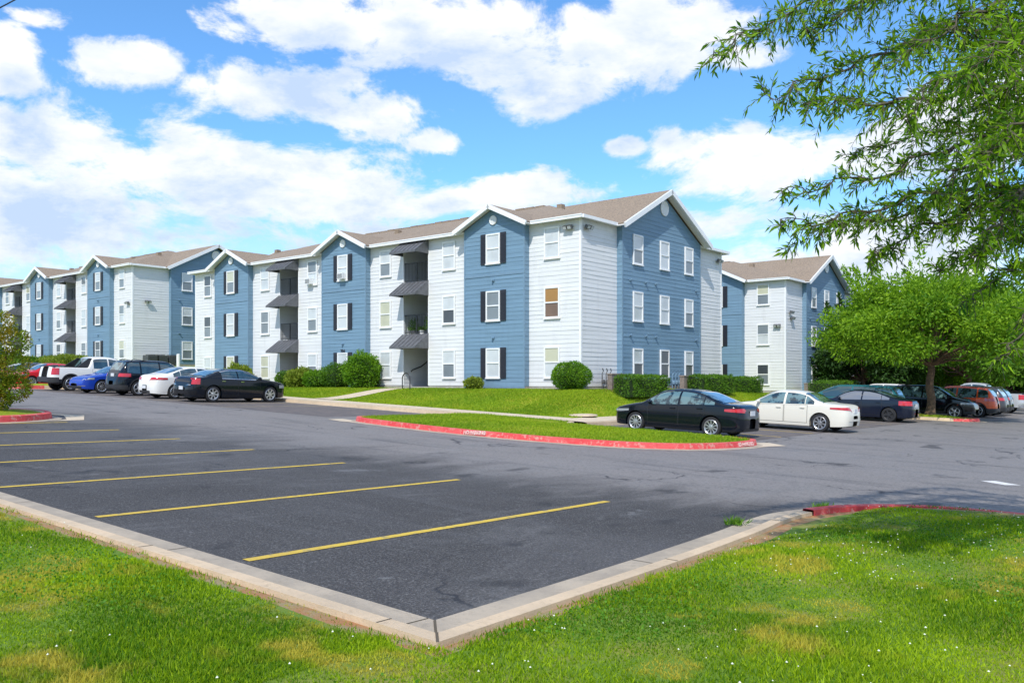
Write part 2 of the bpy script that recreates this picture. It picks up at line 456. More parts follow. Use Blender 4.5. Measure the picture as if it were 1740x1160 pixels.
# kerb seen from the grass: gutter pan on the asphalt side (left of travel), top, back edge
prof = [(.46, .008), (.13, .012), (.10, KH), (-.03, KH), (-.035, -.1)]
iC = len(KL)-1
i_red = iC+1+4*6
mb = MB(); strip(mb, NK, prof, A, mi=[1, 0, 0, 0], rng=(0, i_red)); struct(mb.build('kerb', [M_kerb, M_pan]))
mb = MB(); strip(mb, NK, [(.46, .008), (.13, .012), (.10, KH+.03), (-.05, KH+.03), (-.055, -.1)], A, mi=[1, 0, 0, 0], rng=(i_red, len(NK)-1))
struct(mb.build('red_kerb', [M_red, M_pan]))
# tooled joints across the kerb and gutter
mb = MB(); R_ = [offs(NK, o) for o in (.455, .14, .105, -.028)]; Hs = (.011, .015, KH+.003, KH+.003); acc = 0
for i in range(1, i_red):
    acc += (Vector(NK[i])-Vector(NK[i-1])).length
    if acc > 3.0 or i == iC:
        acc = 0; t_ = (Vector(NK[i+1])-Vector(NK[i-1])).normalized()*(.006 if i != iC else .011)
        for a in range(3):
            p, q = Vector(R_[a][i]), Vector(R_[a+1][i])
            mb.quad(*[(w.x, w.y, A(w.x, w.y)+hh) for w, hh in ((p-t_, Hs[a]), (p+t_, Hs[a]), (q+t_, Hs[a+1]), (q-t_, Hs[a+1]))])
struct(mb.build('kerb_joints', mat('joint_dirt', (.10, .08, .055), .95)))
def near_z(x, y):
    e = A(x, y)
    dd = clamp(3.83-x, 0, 9) if y > 3.8 else (clamp(3.86+.03*clamp(x-5, 0, 5)-y, 0, 9) if x > 3.83 else max(3.83-x, 3.8-y))
    z = e + KH - .03
    z += .05*sstep(dd/.6) + .10*sstep(max(0, dd)/5)
    z -= .018*sstep((x-9)/2)*(1-sstep(dd/3))*(1 if y < 4.5 else 0)
    return z + .018*sin(x*2.1+y*1.3)*sin(y*1.7-x*.6)
NB = offs(NK, -.03)
def in_near(x, y):
    """inside the near lawn (grass side of the kerb line)"""
    if x < 3.81: return True
    if x > 13.42 or y > 4.2: return False
    for i in range(iC, len(NB)-1):
        a, b = NB[i], NB[i+1]
        if min(a[0], b[0]) <= x <= max(a[0], b[0]) and abs(a[0]-b[0]) > 1e-6:
            t = (x-a[0])/(b[0]-a[0]); return y < a[1]+(b[1]-a[1])*t-.02
    return y < 1.5
# lawn surface: fill from the kerb's back edge outwards
mb = MB()
i0 = 0; rows = []
for k, o in enumerate((-.03, -.10, -.22, -.45, -.50, -.9)):
    rows.append([(q[0], q[1], A(*q)+.03 if k == 0 else near_z(*q)-(0, 0, 0, .006, .25, .35)[k]) for q in offs(NK, o)])
N = len(NK)
for r in rows: mb.v += r
for a in range(len(rows)-1):
    for i in range(N-1):
        mb.f.append((a*N+i, a*N+i+1, (a+1)*N+i+1, (a+1)*N+i)); mb.mi.append(0 if a > 1 else 1)
last = rows[-1]; i1 = len(mb.v)
mb.v += [(-60, 60, -.1), (-60, -60, -.2), (13, -60, -.2)]
gi = (len(rows)-1)*N
cut = gi+iC
for i in range(gi, cut): mb.f.append((i, i+1, i1)); mb.mi.append(0)
mb.f.append((cut, i1+1, i1)); mb.mi.append(0)
for i in range(cut, gi+N-1): mb.f.append((i, i+1, i1+1)); mb.mi.append(0)
mb.f.append((gi+N-1, i1+2, i1+1)); mb.mi.append(0)
i1 = len(mb.v); gx = frange(-8, 13.3, .3); gy = frange(-8, 16, .3); nx = len(gx)
mb.v += [(x, y, near_z(x, y)-.004) for y in gy for x in gx]
for j in range(len(gy)-1):
    for i in range(nx-1):
        if all(in_near(gx[i+u]+e1, gy[j+v]+e2) for u in (0, 1) for v in (0, 1) for e1, e2 in ((0, 0), (.1, .1))):
            q = i1+j*nx+i; mb.f.append((q, q+1, q+nx+1, q+nx)); mb.mi.append(0)
struct(mb.build('lawn', [M_soil, M_dirt]))

# stall lines
def line(x0, y0, x1, y1, w=.10, m=None, name='stall_line', dz=.005):
    mb = MB(); a = Vector((x0, y0)); b = Vector((x1, y1)); n = max(2, int((b-a).length/.4)); t = (b-a).normalized(); p = Vector((-t.y, t.x))*w/2
    L = []; 
    for i in range(n+1):
        q = a+(b-a)*(i/n); j = .006*sin(i*1.7+x0)
        L.append(((q+p*(1+j*8)).x, (q+p*(1+j*8)).y)); L.append(((q-p*(1-j*8)).x, (q-p*(1-j*8)).y))
    mb.v = [(x, y, A(x, y)+dz) for (x, y) in L]
    for i in range(n): mb.f.append((2*i, 2*i+1, 2*i+3, 2*i+2)); mb.mi.append(0)
    return struct(mb.build(name, m or M_yel))
for k in range(7): line(4.42, 6.72+2.87*k, 10.25, 6.68+2.87*k, .11)
for k in range(9): line(19.0, 30.2+2.87*k+(0 if k else .4), 24.3, 30.2+2.87*k+(0 if k else .4), .10, M_yel2)
for xx in (26.95, 29.8, 32.9, 36.0, 39.1, 40.4, 43.7): line(xx, 10.9, xx, 16.6, .10, M_yel if xx < 31 else M_yel2)
for xx in (49.0, 52.0, 55.1, 58.2, 61.0): line(xx, 8.6, xx, 15.5, .10, M_yel2)
line(18.55, 3.0, 18.95, 3.5, .35, M_wpaint, 'road_mark')

# paving patch: older brownish asphalt in the stalls
M_old = mat('old_stall_asphalt', (.15, .125, .115), .85, color2=(.10, .09, .09), vscale=2.5, bump=.4)
def patch(name, x0, x1, y0, y1, m, dz=.0025, zf=A, step=.8, h=0):
    return grid(name, frange(x0, x1, step), frange(y0, y1, step), lambda x, y: zf(x, y)+dz+h, m)
patch('old_asphalt', 19.0, 24.35, 24.0, 62, M_old, .003)
patch('old_asphalt', 24.6, 60, 10.8, 16.8, M_old, .003)

# main lawn, walks, kerbs round the buildings
LX = [26.2, 26.6, 27.2, 28, 29, 30, 31, 32, 33]+frange(34.5, 100, 3)
LY = [18.6, 19, 19.6, 20.4, 21.2, 22, 23, 24.5]+frange(26, 110, 2)
grid('lawn', LX, LY, LZ, M_lawn)
mb = MB()
ky = 16.95
strip(mb, [(24.62, 100), (24.62, 60), (24.62, 40), (24.62, 30), (24.62, 22.6)], [(-.01, -.05), (0, .14), (.15, .15)], A)
kk = subdivide([(24.62, 100), (24.62, 22.4)], 2.0)
mb = MB(); strip(mb, kk, [(0, -.05), (.02, .14), (.16, .15)], A); struct(mb.build('kerb', [M_kerb]))
kk = subdivide([(24.7, ky), (45.8, ky)], 2.0)
mb = MB(); strip(mb, kk, [(-.02, -.05), (0, .14), (.16, .15)], A); struct(mb.build('kerb', [M_kerb]))
kk = subdivide([(48.6, ky), (95, ky)], 2.0)
mb = MB(); strip(mb, kk, [(-.02, -.05), (0, .14), (.16, .15)], A); struct(mb.build('kerb', [M_kerb]))
grid('sidewalk', [24.78, 25.5, 26.22], frange(18.6, 100, .9), lambda x, y: A(x, y)+.155, M_walk)
grid('sidewalk', frange(24.78, 95, 1.0), [17.1, 17.8, 18.62], lambda x, y: A(x, y)+.155+.004*(x > 26), M_walk)
grid('footpath', frange(26.18, 32.3, .4), [32.75, 33.4, 34.05], lambda x, y: LZ(x, y)+.025, M_walk)
grid('footpath', frange(26.18, 32.3, .4), [44.0, 44.7, 45.3], lambda x, y: LZ(x, y)+.025, M_walk)
# mulch bed under the shrubs along the front wall
grid('mulch_bed', [31.0, 31.7, 32.3], frange(34.4, 43.9, .8), lambda x, y: LZ(x, y)+.02, M_mulch)
grid('mulch_bed', [31.3, 31.8, 32.3], frange(22.6, 31.5, .8), lambda x, y: LZ(x, y)+.02, M_mulch)
grid('mulch_bed', frange(32.9, 45, .8), [21.2, 21.8, 22.4], lambda x, y: LZ(x, y)+.02, M_mulch)

def island(pts, red, n=5, name='traffic_island', pan=.32, hb=.15, m_grass=None, crown=.10, redmat=None):
    """closed kerbed island (points anticlockwise); red = index range of the painted stretch"""
    pl = catmull(pts, n, True)
    mb = MB(); N = len(pl)
    strip(mb, pl, [(-pan, .006), (0, .012), (.03, hb), (.18, hb), (.19, hb-.06)], A, mi=[1, 0, 0, 0], closed=True)
    # recolour the painted stretch
    k = 0
    for a in range(4):
        for i in range(N):
            if a and red and (red[0]*n <= i < red[1]*n): mb.mi[k] = 2
            k += 1
    struct(mb.build('kerb', [M_kerb, M_pan, M_red]))
    inner = offs(pl, .18, True); c = Vector((sum(p[0] for p in inner)/N, sum(p[1] for p in inner)/N))
    mb = MB(); rows = 7
    for r in range(rows):
        t = r/(rows-1)
        for q in inner:
            p = Vector(q).lerp(c, t*.98); mb.v.append((p.x, p.y, A(p.x, p.y)+hb-.015+crown*sstep(t*1.6)))
    for r in range(rows-1):
        for i in range(N): mb.f.append((r*N+i, r*N+(i+1) % N, (r+1)*N+(i+1) % N, (r+1)*N+i)); mb.mi.append(0)
    mb.f.append(tuple((rows-1)*N+i for i in range(N))); mb.mi.append(0)
    struct(mb.build('lawn', [m_grass or M_lawn], smooth=60))
    return pl, inner
ISL = [(24.65, 22.45), (21.5, 22.3), (19.3, 22.25), (18.55, 21.9), (18.15, 20.8), (17.85, 18.8), (17.65, 16.6), (17.72, 14.6), (18.0, 12.8), (18.6, 11.3), (19.6, 10.35), (21.0, 9.95), (22.4, 9.9),
       (23.25, 10.15), (23.6, 10.9), (23.65, 13), (23.7, 15.4), (23.9, 17.0), (24.72, 17.6), (24.75, 20)]
isl_pl, isl_in = island(ISL, (1, 14))
# pale concrete aprons at the island's tips
def apron(pts, dz=.009):
    mb = MB(); mb.quad(*[(x, y, A(x, y)+dz) for x, y in pts]); struct(mb.build('concrete_apron', [M_walk]))
apron([(18.75, 22.3), (18.1, 21.2), (17.95, 21.9), (18.2, 22.9), (18.9, 23.0)])
apron([(22.3, 9.75), (23.2, 9.95), (23.6, 10.5), (24.25, 10.2), (23.6, 9.4)])
island([(10.6, 26.9), (10.0, 27.6), (8.5, 27.9), (4.4, 27.9), (4.4, 24.0), (7.5, 24.05), (9.4, 24.5), (10.4, 25.4)], (-1, 0), hb=.17)
mb = MB(); strip(mb, catmull([(8.4, 24.15), (9.4, 24.45), (10.35, 25.25), (10.72, 26.2), (10.62, 26.95), (10.0, 27.68)], 5), [(-.012, .0), (.012, .158), (.045, .178), (.17, .178)], A)
struct(mb.build('red_kerb', [M_red]))
apron([(10.0, 24.4), (10.7, 25.0), (11.3, 26.6), (11.0, 27.7), (11.9, 26.6), (11.0, 24.6)])
island([(46.0, 17.0), (45.9, 11.5), (46.1, 10.0), (46.6, 9.3), (47.4, 9.1), (48.2, 9.4), (48.6, 10.4), (48.7, 12), (48.7, 17)], (2, 6))
island([(24.6, 52.6), (20.5, 52.5), (19.0, 52.3), (18.5, 51.6), (19.0, 50.9), (20.5, 50.7), (24.6, 50.7)], (1, 5), hb=.2)

# lettering on the red kerb (worn, upright on its face)
def text_mesh(body, size, name, m):
    cu = bpy.data.curves.new(name, 'FONT'); cu.body = body; cu.size = size; cu.extrude = .004; cu.offset = .008
    cu.align_x = 'CENTER'; cu.align_y = 'CENTER'
    o = bpy.data.objects.new('tmp', cu); COL.objects.link(o)
    bpy.context.view_layer.update()
    me = bpy.data.meshes.new_from_object(o.evaluated_get(bpy.context.evaluated_depsgraph_get()))
    bpy.data.objects.remove(o); me.materials.clear(); me.materials.append(m); me.name = name
    return me
def kerb_text(x, y, nx, ny, body='NO PARKING', size=.13, lab=''):
    me = text_mesh(body, size, 'kerb_lettering', M_letter)
    o = link('kerb_lettering', me); n = Vector((nx, ny, .18)).normalized(); u = Vector((-ny, nx, 0)).normalized(); u = Vector((0, 0, 1)).cross(n).normalized()
    v = n.cross(u)
    o.matrix_world = Matrix(((u.x, v.x, n.x, x), (u.y, v.y, n.y, y), (u.z, v.z, n.z, A(x, y)+.085), (0, 0, 0, 1)))
    tag(o, lab, 'kerb lettering', 'white lettering on red kerbs')

# ------------------------------------------------------------------ apartment buildings
EAVE = 7.92
def siding(mb, o, u, L, z0, z1, nrm, mi=0, gable=None, step=.2, left=None, right=None):
    """lap siding on a wall that starts at o and runs L along u, facing nrm. gable = (zbase, zpeak)"""
    o = Vector(o); u = Vector(u).normalized(); n = Vector(nrm).normalized()
    z = z0; rnd = random.Random(int((o.x*31+o.y*17+L*7)*10))
    while z < z1-1e-4:
        zt = min(z+step, z1)
        a0, a1, b0, b1 = 0, L, 0, L
        if gable:
            zb, zp = gable
            def span(zz):
                t = clamp((zz-zb)/(zp-zb), 0, 1); return L/2*t, L-L/2*t
            a0, a1 = span(z); b0, b1 = span(zt)
        k = max(1, int((a1-a0)/1.3)); ph = rnd.random()
        fr = [(i+(ph-.5)*.6*(0 < i < k))/k for i in range(k+1)]
        j = [.0125+rnd.uniform(-.006, .007) for _ in fr]; dz = [rnd.uniform(-.008, .008) for _ in fr]
        lo = [o+u*(a0+(a1-a0)*f)+n*jj+Vector((0, 0, z+dd)) for f, jj, dd in zip(fr, j, dz)]
        lo2 = [o+u*(a0+(a1-a0)*f)+n*.001+Vector((0, 0, z+dd)) for f, dd in zip(fr, dz)]
        hi = [o+u*(b0+(b1-b0)*f)+n*.001+Vector((0, 0, zt+.01)) for f in fr]
        for i in range(k):
            mb.quad(lo[i], lo[i+1], hi[i+1], hi[i], mi=mi); mb.quad(lo2[i], lo2[i+1], lo[i+1], lo[i], mi=mi)
        z += step

WM = {}
def window_parts(root, x, y, z, face, kind, w=.90, h=1.46, sh=False):
    """face 'f': on a wall facing -x; 's': on a wall facing -y"""
    u, l = kind
    key = (w, h)
    if key not in WM:
        mb = MB(); t = .07
        for b in ((-w/2, -w/2+t, 0, h), (w/2-t, w/2, 0, h), (-w/2+t, w/2-t, 0, t*.9), (-w/2+t, w/2-t, h-t, h), (-w/2+t, w/2-t, h/2-.03, h/2+.03)):
            mb.box(b[0], b[1], -.065, .0, b[2], b[3])
        mb.box(-w/2-.03, w/2+.03, -.085, -.003, -.05, -.002)
        WM[key] = mb.mesh('window', M_trim)
    def pane(z0, z1, dy, m):
        k = (w, h, z0, m.name)
        if k not in WM:
            mb = MB(); mb.box(-w/2+.06, w/2-.06, -dy-.004, -dy+.012, z0, z1); WM[k] = mb.mesh('pane', m)
        return WM[k]
    o = link('window', WM[key], root)
    o.location = (x, y, z); o.rotation_euler = (0, 0, -pi/2 if face == 'f' else 0)
    link('upper_pane', pane(h/2+.02, h-.05, .032, u), o)
    link('lower_pane', pane(.05, h/2-.02, .024, l), o)
    if sh:
        if 'sh' not in WM:
            mb = MB(); sw = .34
            mb.box(-sw/2, sw/2, -.045, -.002, -.02, h+.02)
            for i in range(22): 
                zz = .06+i*(h-.12)/22
                mb.box(-sw/2+.04, sw/2-.04, -.058, -.0455, zz, zz+.034)
            WM['sh'] = mb.mesh('shutter', M_shut)
        for s in (-1, 1):
            q = link('shutter', WM['sh'], root)
            d = s*(w/2+.19)
            q.location = (x, y+d, z) if face == 'f' else (x+d, y, z); q.rotation_euler = o.rotation_euler
    return o

def slab_roof(mb, a, b, c, d, th, mi=0):
    """a thick panel from four corners"""
    P = [Vector(q) for q in (a, b, c, d)]; n = (P[1]-P[0]).cross(P[3]-P[0]).normalized()
    if n.z < 0: n = -n
    Q = [p-n*th for p in P]; i = len(mb.v); mb.v += [tuple(p) for p in P+Q]
    for f in ((0, 1, 2, 3), (7, 6, 5, 4), (0, 4, 5, 1), (1, 5, 6, 2), (2, 6, 7, 3), (3, 7, 4, 0)):
        mb.f.append(tuple(i+k for k in f)); mb.mi.append(mi)

LIGHT, MID, DARK, CREAM, AMBER, BRN = P_light, P_mid, P_dark, P_cream, P_brown, P_brown2
SHARED = {}
def building(loc, label, rz=0, wins=None, front=True, side=True, group=None, bays=(0, 1, 2), extras=True, seed=1):
    rnd = random.Random(seed)
    rt = thing('apartment_building', label, 'apartment building', loc, rz, group)
    def shared(key, name, fn, mats, smooth=None):
        if key not in SHARED:
            mb = MB(); fn(mb); SHARED[key] = mb.mesh(name, mats, smooth)
        return link(name, SHARED[key], rt)
    L, D = 32.8, 14.4; H = 7.86
    openings = ((9.84, 11.73), (21.07, 22.96)); bay = ((3.02, 6.92), (14.45, 18.35), (25.88, 29.78))
    P = .35
    # white walls
    def f(mb):
        for a, b in ((0, 3.06), (6.88, 9.84), (11.73, 14.5), (18.3, 21.07), (22.96, 25.92), (29.74, L)):
            siding(mb, (0, a, 0), (0, 1, 0), b-a, .1, H, (-1, 0, 0))
        siding(mb, (0, 0, 0), (1, 0, 0), 3.08, .1, H, (0, -1, 0)); siding(mb, (11.12, 0, 0), (1, 0, 0), D-11.12, .1, H, (0, -1, 0))
        siding(mb, (0, L, 0), (1, 0, 0), 3.08, .1, H, (0, 1, 0)); siding(mb, (11.12, L, 0), (1, 0, 0), D-11.12, .1, H, (0, 1, 0))
        siding(mb, (D, 0, 0), (0, 1, 0), L, .1, H, (1, 0, 0))
    shared('ww', 'wall', f, M_white)
    # blue bays, each with its own gable
    def f(mb):
        for s, e in ((-P, 0),):
            siding(mb, (-P, 0, 0), (0, 1, 0), 3.9, .1, H+.04, (-1, 0, 0))
            siding(mb, (-P, 0, 0), (1, 0, 0), P, .1, H, (0, -1, 0)); siding(mb, (-P, 3.9, 0), (1, 0, 0), P, .1, H, (0, 1, 0))
            siding(mb, (-P, 0, 0), (0, 1, 0), 3.9, H+.04, 8.80, (-1, 0, 0), gable=(H+.04, 8.84))
        mb.box(-P-.022, -P+.01, -.012, .07, .08, H, mi=1); mb.box(-P-.022, -P+.01, 3.83, 3.912, .08, H, mi=1)
        mb.box(-P-.03, -P, -.01, 3.91, 5.50, 5.62, mi=1); mb.box(-P+.001, 0, .0, 3.9, -.6, .095, mi=2)
        mb.box(-P-.026, -P, -.01, 3.91, .0, .10, mi=1)
    for i in bays:
        o = shared('bay', 'bay_wall', f, [M_blue, M_btrim, M_found]); o.location = (0, bay[i][0], 0)
    # blue end wall under the big gable, at both ends
    def f(mb):
        for y, n, s in ((-.3, -1, 1), (L+.3, 1, -1)):
            siding(mb, (3.05, y, 0), (1, 0, 0), 8.1, .1, H+.03, (0, n, 0))
            siding(mb, (3.05, y, 0), (1, 0, 0), 8.1, H+.03, 9.90, (0, n, 0), gable=(H+.03, 9.93))
            y0, y1 = (y, 0) if n < 0 else (L, y)
            for xx, nn in ((3.05, -1), (11.15, 1)): siding(mb, (xx, y0, 0), (0, 1, 0), .3, .1, H, (nn, 0, 0))
            yy = sorted((y+n*.022, y-n*.01))
            mb.box(3.04, 3.13, yy[0], yy[1], .08, H, mi=1); mb.box(11.07, 11.16, yy[0], yy[1], .08, H, mi=1)
            ya = sorted((y-n*.002, y-n*.28)); mb.box(3.06, 11.14, ya[0], ya[1], -.6, .095, mi=2)
    shared('end', 'end_wall', f, [M_blue, M_btrim, M_found])
    # corner boards and foundation
    for x, y in ((0, 0), (0, L), (D, 0), (D, L)):
        sx, sy = (-1 if x == 0 else 1), (-1 if y == 0 else 1)
        def f(mb):
            xa = sorted((sx*.024, -sx*.085)); ya = sorted((sy*.024, -sy*.085))
            mb.box(xa[0], xa[1], ya[0], ya[1], .06, H-.01)
        o = shared(('cb', sx, sy), 'corner_board', f, M_trim); o.location = (x, y, 0)
    for a, b in openings if front else ():
        for y in (a-.033, b+.033):
            o = shared('jb', 'opening_trim', lambda mb: mb.box(-.024, .0, -.037, .037, .1, 7.3), M_trim); o.location = (0, y, 0)
    def f(mb):
        mb.box(.01, D-.01, .01, 9.84, -.7, .1); mb.box(.01, D-.01, 11.73, 21.07, -.7, .1); mb.box(.01, D-.01, 22.96, L-.01, -.7, .1)
        for a, b in openings: mb.box(.0, D-.01, a, b, -.7, .04)
    shared('fd', 'foundation', f, M_found)
    # roof
    e = .33; ey = .28; rz_ = 10.45; rx = D/2; sl = (rz_-EAVE)/(rx+e); hip = 7.5
    def f(mb):
        x0, x1, y0, y1 = -e, D+e, -ey, L+ey
        A_, B_, C_, D_ = (x0, y0, EAVE), (x1, y0, EAVE), (x1, y1, EAVE), (x0, y1, EAVE)
        E_, F_ = (rx, y0+hip, rz_), (rx, y1-hip, rz_)
        mb.quad(A_, E_, F_, D_); mb.quad(B_, C_, F_, E_); mb.quad(A_, B_, E_); mb.quad(C_, D_, F_)
        for k in range(24):                    # ridge cap shingles and vents
            yy = y0+hip+.3+k*(L+2*e-2*hip-.6)/24
            mb.box(rx-.16, rx+.16, yy, yy+.62, rz_-.05, rz_+.03+.012*(k % 3))
        for k in range(5):                     # pipe boots and box vents on the slopes
            yy = 4.5+k*6.3; xx = 4.6+(k % 2)*.9; zz = EAVE+sl*(xx+e)
            mb.box(xx-.16, xx+.16, yy-.16, yy+.16, zz-.1, zz+.16)
        # bay gable roofs
        for i in range(3):
            yc = sum(bay[i])/2; hw = 2.36; pk = 8.98; ez = EAVE-.02; xf = -P-.42; xb = 3.2
            for s in (-1, 1):
                slab_roof(mb, (xf, yc, pk), (xb, yc, pk), (xb, yc+s*hw, ez), (xf, yc+s*hw, ez), .07)
        for yb, n in ((0, -1), (L, 1)):
            yf = yb+n*.78; yk = yb-n*7.0; hw = 4.55; pk = 10.22; ez = EAVE-.03; xc = 7.1
            for s in (-1, 1):
                slab_roof(mb, (xc, yf, pk), (xc, yk, pk), (xc+s*hw, yk, ez), (xc+s*hw, yf, ez), .07)
    shared('roof', 'roof', f, M_roof)
    def f(mb):
        # soffit and gutters round the eaves
        mb.box(-e+.01, D+e-.01, -ey+.01, L+ey-.01, EAVE-.09, EAVE-.03)
        segs = []
        for a, b in ((-ey-.06, 2.62), (7.32, 14.05), (18.75, 25.48), (30.18, L+ey+.06)):
            mb.box(-e-.11, -e+.008, a, b, EAVE-.15, EAVE+.0)
            mb.box(-e-.13, -e-.11, a, b, EAVE-.04, EAVE+.012)
        for y, n in ((-ey, -1), (L+ey, 1)):
            for a, b in ((-e-.0, 2.55), (11.65, D+e)):
                ya = sorted((y-n*.008, y+n*.11)); mb.box(a, b, ya[0], ya[1], EAVE-.15, EAVE)
        mb.box(D+e-.008, D+e+.11, -ey, L+ey, EAVE-.15, EAVE)
    shared('gut', 'gutter', f, M_trim)
    # white rake boards
    def f(mb):
            yc = 0; hw = 2.40; pk = 8.99; ez = EAVE-.03; xf = -P-.42
            for s in (-1, 1):
                slab_roof(mb, (xf-.04, yc, pk+.0), (xf+.05, yc, pk+.0), (xf+.05, yc+s*hw, ez), (xf-.04, yc+s*hw, ez), .21)
                slab_roof(mb, (xf+.05, yc, pk-.09), (-P+.0, yc, pk-.09), (-P, yc+s*hw, ez-.09), (xf+.05, yc+s*hw, ez-.09), .03)
    for i in range(3):
        o = shared('rk', 'rake_board', f, M_trim); o.location = (0, sum(bay[i])/2, 0)
    for yb, n in ((0, -1), (L, 1)):
        def f(mb):
            yf = yb+n*.78; hw = 4.6; pk = 10.23; ez = EAVE-.04; xc = 7.1
            for s in (-1, 1):
                slab_roof(mb, (xc, yf+n*.04, pk), (xc, yf-n*.05, pk), (xc+s*hw, yf-n*.05, ez), (xc+s*hw, yf+n*.04, ez), .24)
                slab_roof(mb, (xc, yf-n*.05, pk-.09), (xc, yb+n*.3, pk-.09), (xc+s*hw, yb+n*.3, ez-.09), (xc+s*hw, yf-n*.05, ez-.09), .03)
        shared(('rake', n), 'rake_board', f, M_trim)
    # round louvred vents
    def disc(rad):
        def f(mb):
            mb.lathe([(0, rad), (-.05, rad), (-.06, rad*.93), (-.03, rad*.84), (-.03, 0.001)], 28)
            for k in range(-4, 5):
                zz = k*rad*.17; hw = sqrt(max(0, (rad*.84)**2-zz*zz)); mb.box(-hw, hw, -.045, -.0305, zz-.012, zz+.012)
        return f
    for i in bays:
        o = shared('v1', 'round_vent', disc(.23), M_trim, 30); o.location = (-P-.02, sum(bay[i])/2, 8.24); o.rotation_euler = (0, 0, -pi/2)
    o = shared('v2', 'round_vent', disc(.40), M_trim, 30); o.location = (7.1, -.32, 9.30)
    # windows
    Z = (.50, 3.31, 6.12)
    kinds = [(LIGHT, MID), (LIGHT, LIGHT), (MID, MID), (LIGHT, MID), (CREAM, MID), (MID, LIGHT), (LIGHT, LIGHT), (DARK, MID)]
    W_ = wins or {}
    ys = (1.62, 4.97, 8.30, 13.15, 16.4, 19.65, 24.5, 27.83, 31.18)
    if front:
        for c, y in enumerate(ys):
            for r in range(3):
                k = W_.get(('f', c, r)) or rnd.choice(kinds); b = c in (1, 4, 7)
                if c in (1,) and 0 not in bays or c == 4 and 1 not in bays or c == 7 and 2 not in bays: continue
                window_parts(rt, -P-.02 if b else -.02, y, Z[r], 'f', k, sh=b)
    if side:
        for c, x in enumerate((4.45, 7.1, 9.75)):
            for r in range(3):
                k = W_.get(('s', c, r)) or rnd.choice(kinds[:2]+[kinds[6]]); window_parts(rt, x, -.32, Z[r], 's', k, w=.92)
    # stair openings: walls, floors, ceiling, doors, rails, awnings
    for oi, (a, b) in enumerate(openings):
        if not front: break
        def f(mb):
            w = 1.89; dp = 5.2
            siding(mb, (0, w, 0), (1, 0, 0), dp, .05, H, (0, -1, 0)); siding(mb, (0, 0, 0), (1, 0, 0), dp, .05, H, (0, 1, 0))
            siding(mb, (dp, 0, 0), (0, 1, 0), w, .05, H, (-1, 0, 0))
        o = shared('rec', 'stairwell_wall', f, M_wshade); o.location = (0, a, 0)
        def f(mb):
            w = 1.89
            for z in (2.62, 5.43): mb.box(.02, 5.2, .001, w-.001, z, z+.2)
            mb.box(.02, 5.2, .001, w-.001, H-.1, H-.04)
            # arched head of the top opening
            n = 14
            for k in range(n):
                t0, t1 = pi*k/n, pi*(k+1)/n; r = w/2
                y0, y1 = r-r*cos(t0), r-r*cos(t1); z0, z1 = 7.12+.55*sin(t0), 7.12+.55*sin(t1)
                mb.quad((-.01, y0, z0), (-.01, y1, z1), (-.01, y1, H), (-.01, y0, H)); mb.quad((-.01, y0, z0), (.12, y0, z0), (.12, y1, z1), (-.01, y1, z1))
        o = shared('flr', 'landing', f, M_wshade); o.location = (0, a, 0)
        def f(mb):
            w = 1.89
            for z in (0,):
                mb.box(.05, .09, .0, w, z+1.02, z+1.07); mb.box(.05, .09, .0, w, z+.08, z+.12); mb.box(.045, .095, w/2-.03, w/2+.03, z, z+1.05)
                for k in range(17): y = .06+k*(w-.12)/16; mb.box(.062, .078, y-.008, y+.008, z+.1, z+1.03)
        for z in (2.85, 5.66): o = shared('rail', 'balcony_railing', f, M_black); o.location = (0, a, z)
        def f(mb):
            for z in (2.83, 5.64):
                mb.box(3.2, 3.26, .3, 1.25, z, z+2.05)
        # stair flight and handrail at ground floor
        def f(mb):
            for k in range(9):
                z = .04+.17*(k+1); x = .9+.27*k
                mb.box(x, x+.30, .06, .95, z-.05, z, mi=1)
            mb.tube([(.8, .93, .0), (3.3, .93, 1.6)], .05, 6); mb.tube([(.8, .05, .0), (3.3, .05, 1.6)], .05, 6)
            mb.tube([(.5, 1.84, .85), (.62, 1.84, .95), (1.3, 1.84, 1.15), (3.4, 1.84, 2.4)], .028, 6)
            mb.tube([(.8, .06, .9), (3.3, .06, 2.5)], .028, 6)
        o = shared('stair', 'stair', f, [M_black, M_brassy]); o.location = (0, a, 0)
        def f(mb):
            w0, w1 = -.04, 1.93; pr = 1.0
            slab_roof(mb, (-.012, w0, 0), (-.012, w1, 0), (-pr, w1, -.72), (-pr, w0, -.72), .03)
            for k in range(7):
                y = w0+.01+k*(w1-w0-.02)/6
                mb.tube([(-.014, y, .012), (-pr-.005, y, -.70)], .018, 5)
            mb.box(-pr-.02, -pr+.012, w0, w1, -.80, -.70)
            for y in (w0, w1):
                i = len(mb.v); t = .02 if y == w0 else -.02
                mb.v += [(-.012, y, -.01), (-pr, y, -.73), (-.012, y, -.80), (-pr, y, -.78), (-.012, y+t, -.01), (-pr, y+t, -.73), (-.012, y+t, -.80), (-pr, y+t, -.78)]
                for q in ((0, 1, 3, 2), (4, 6, 7, 5)): mb.f.append(tuple(i+k for k in q)); mb.mi.append(0)
        for z in (2.86, 5.67, 7.90):
            o = shared('awn', 'awning', f, M_dmetal); o.location = (-.014, a, z)
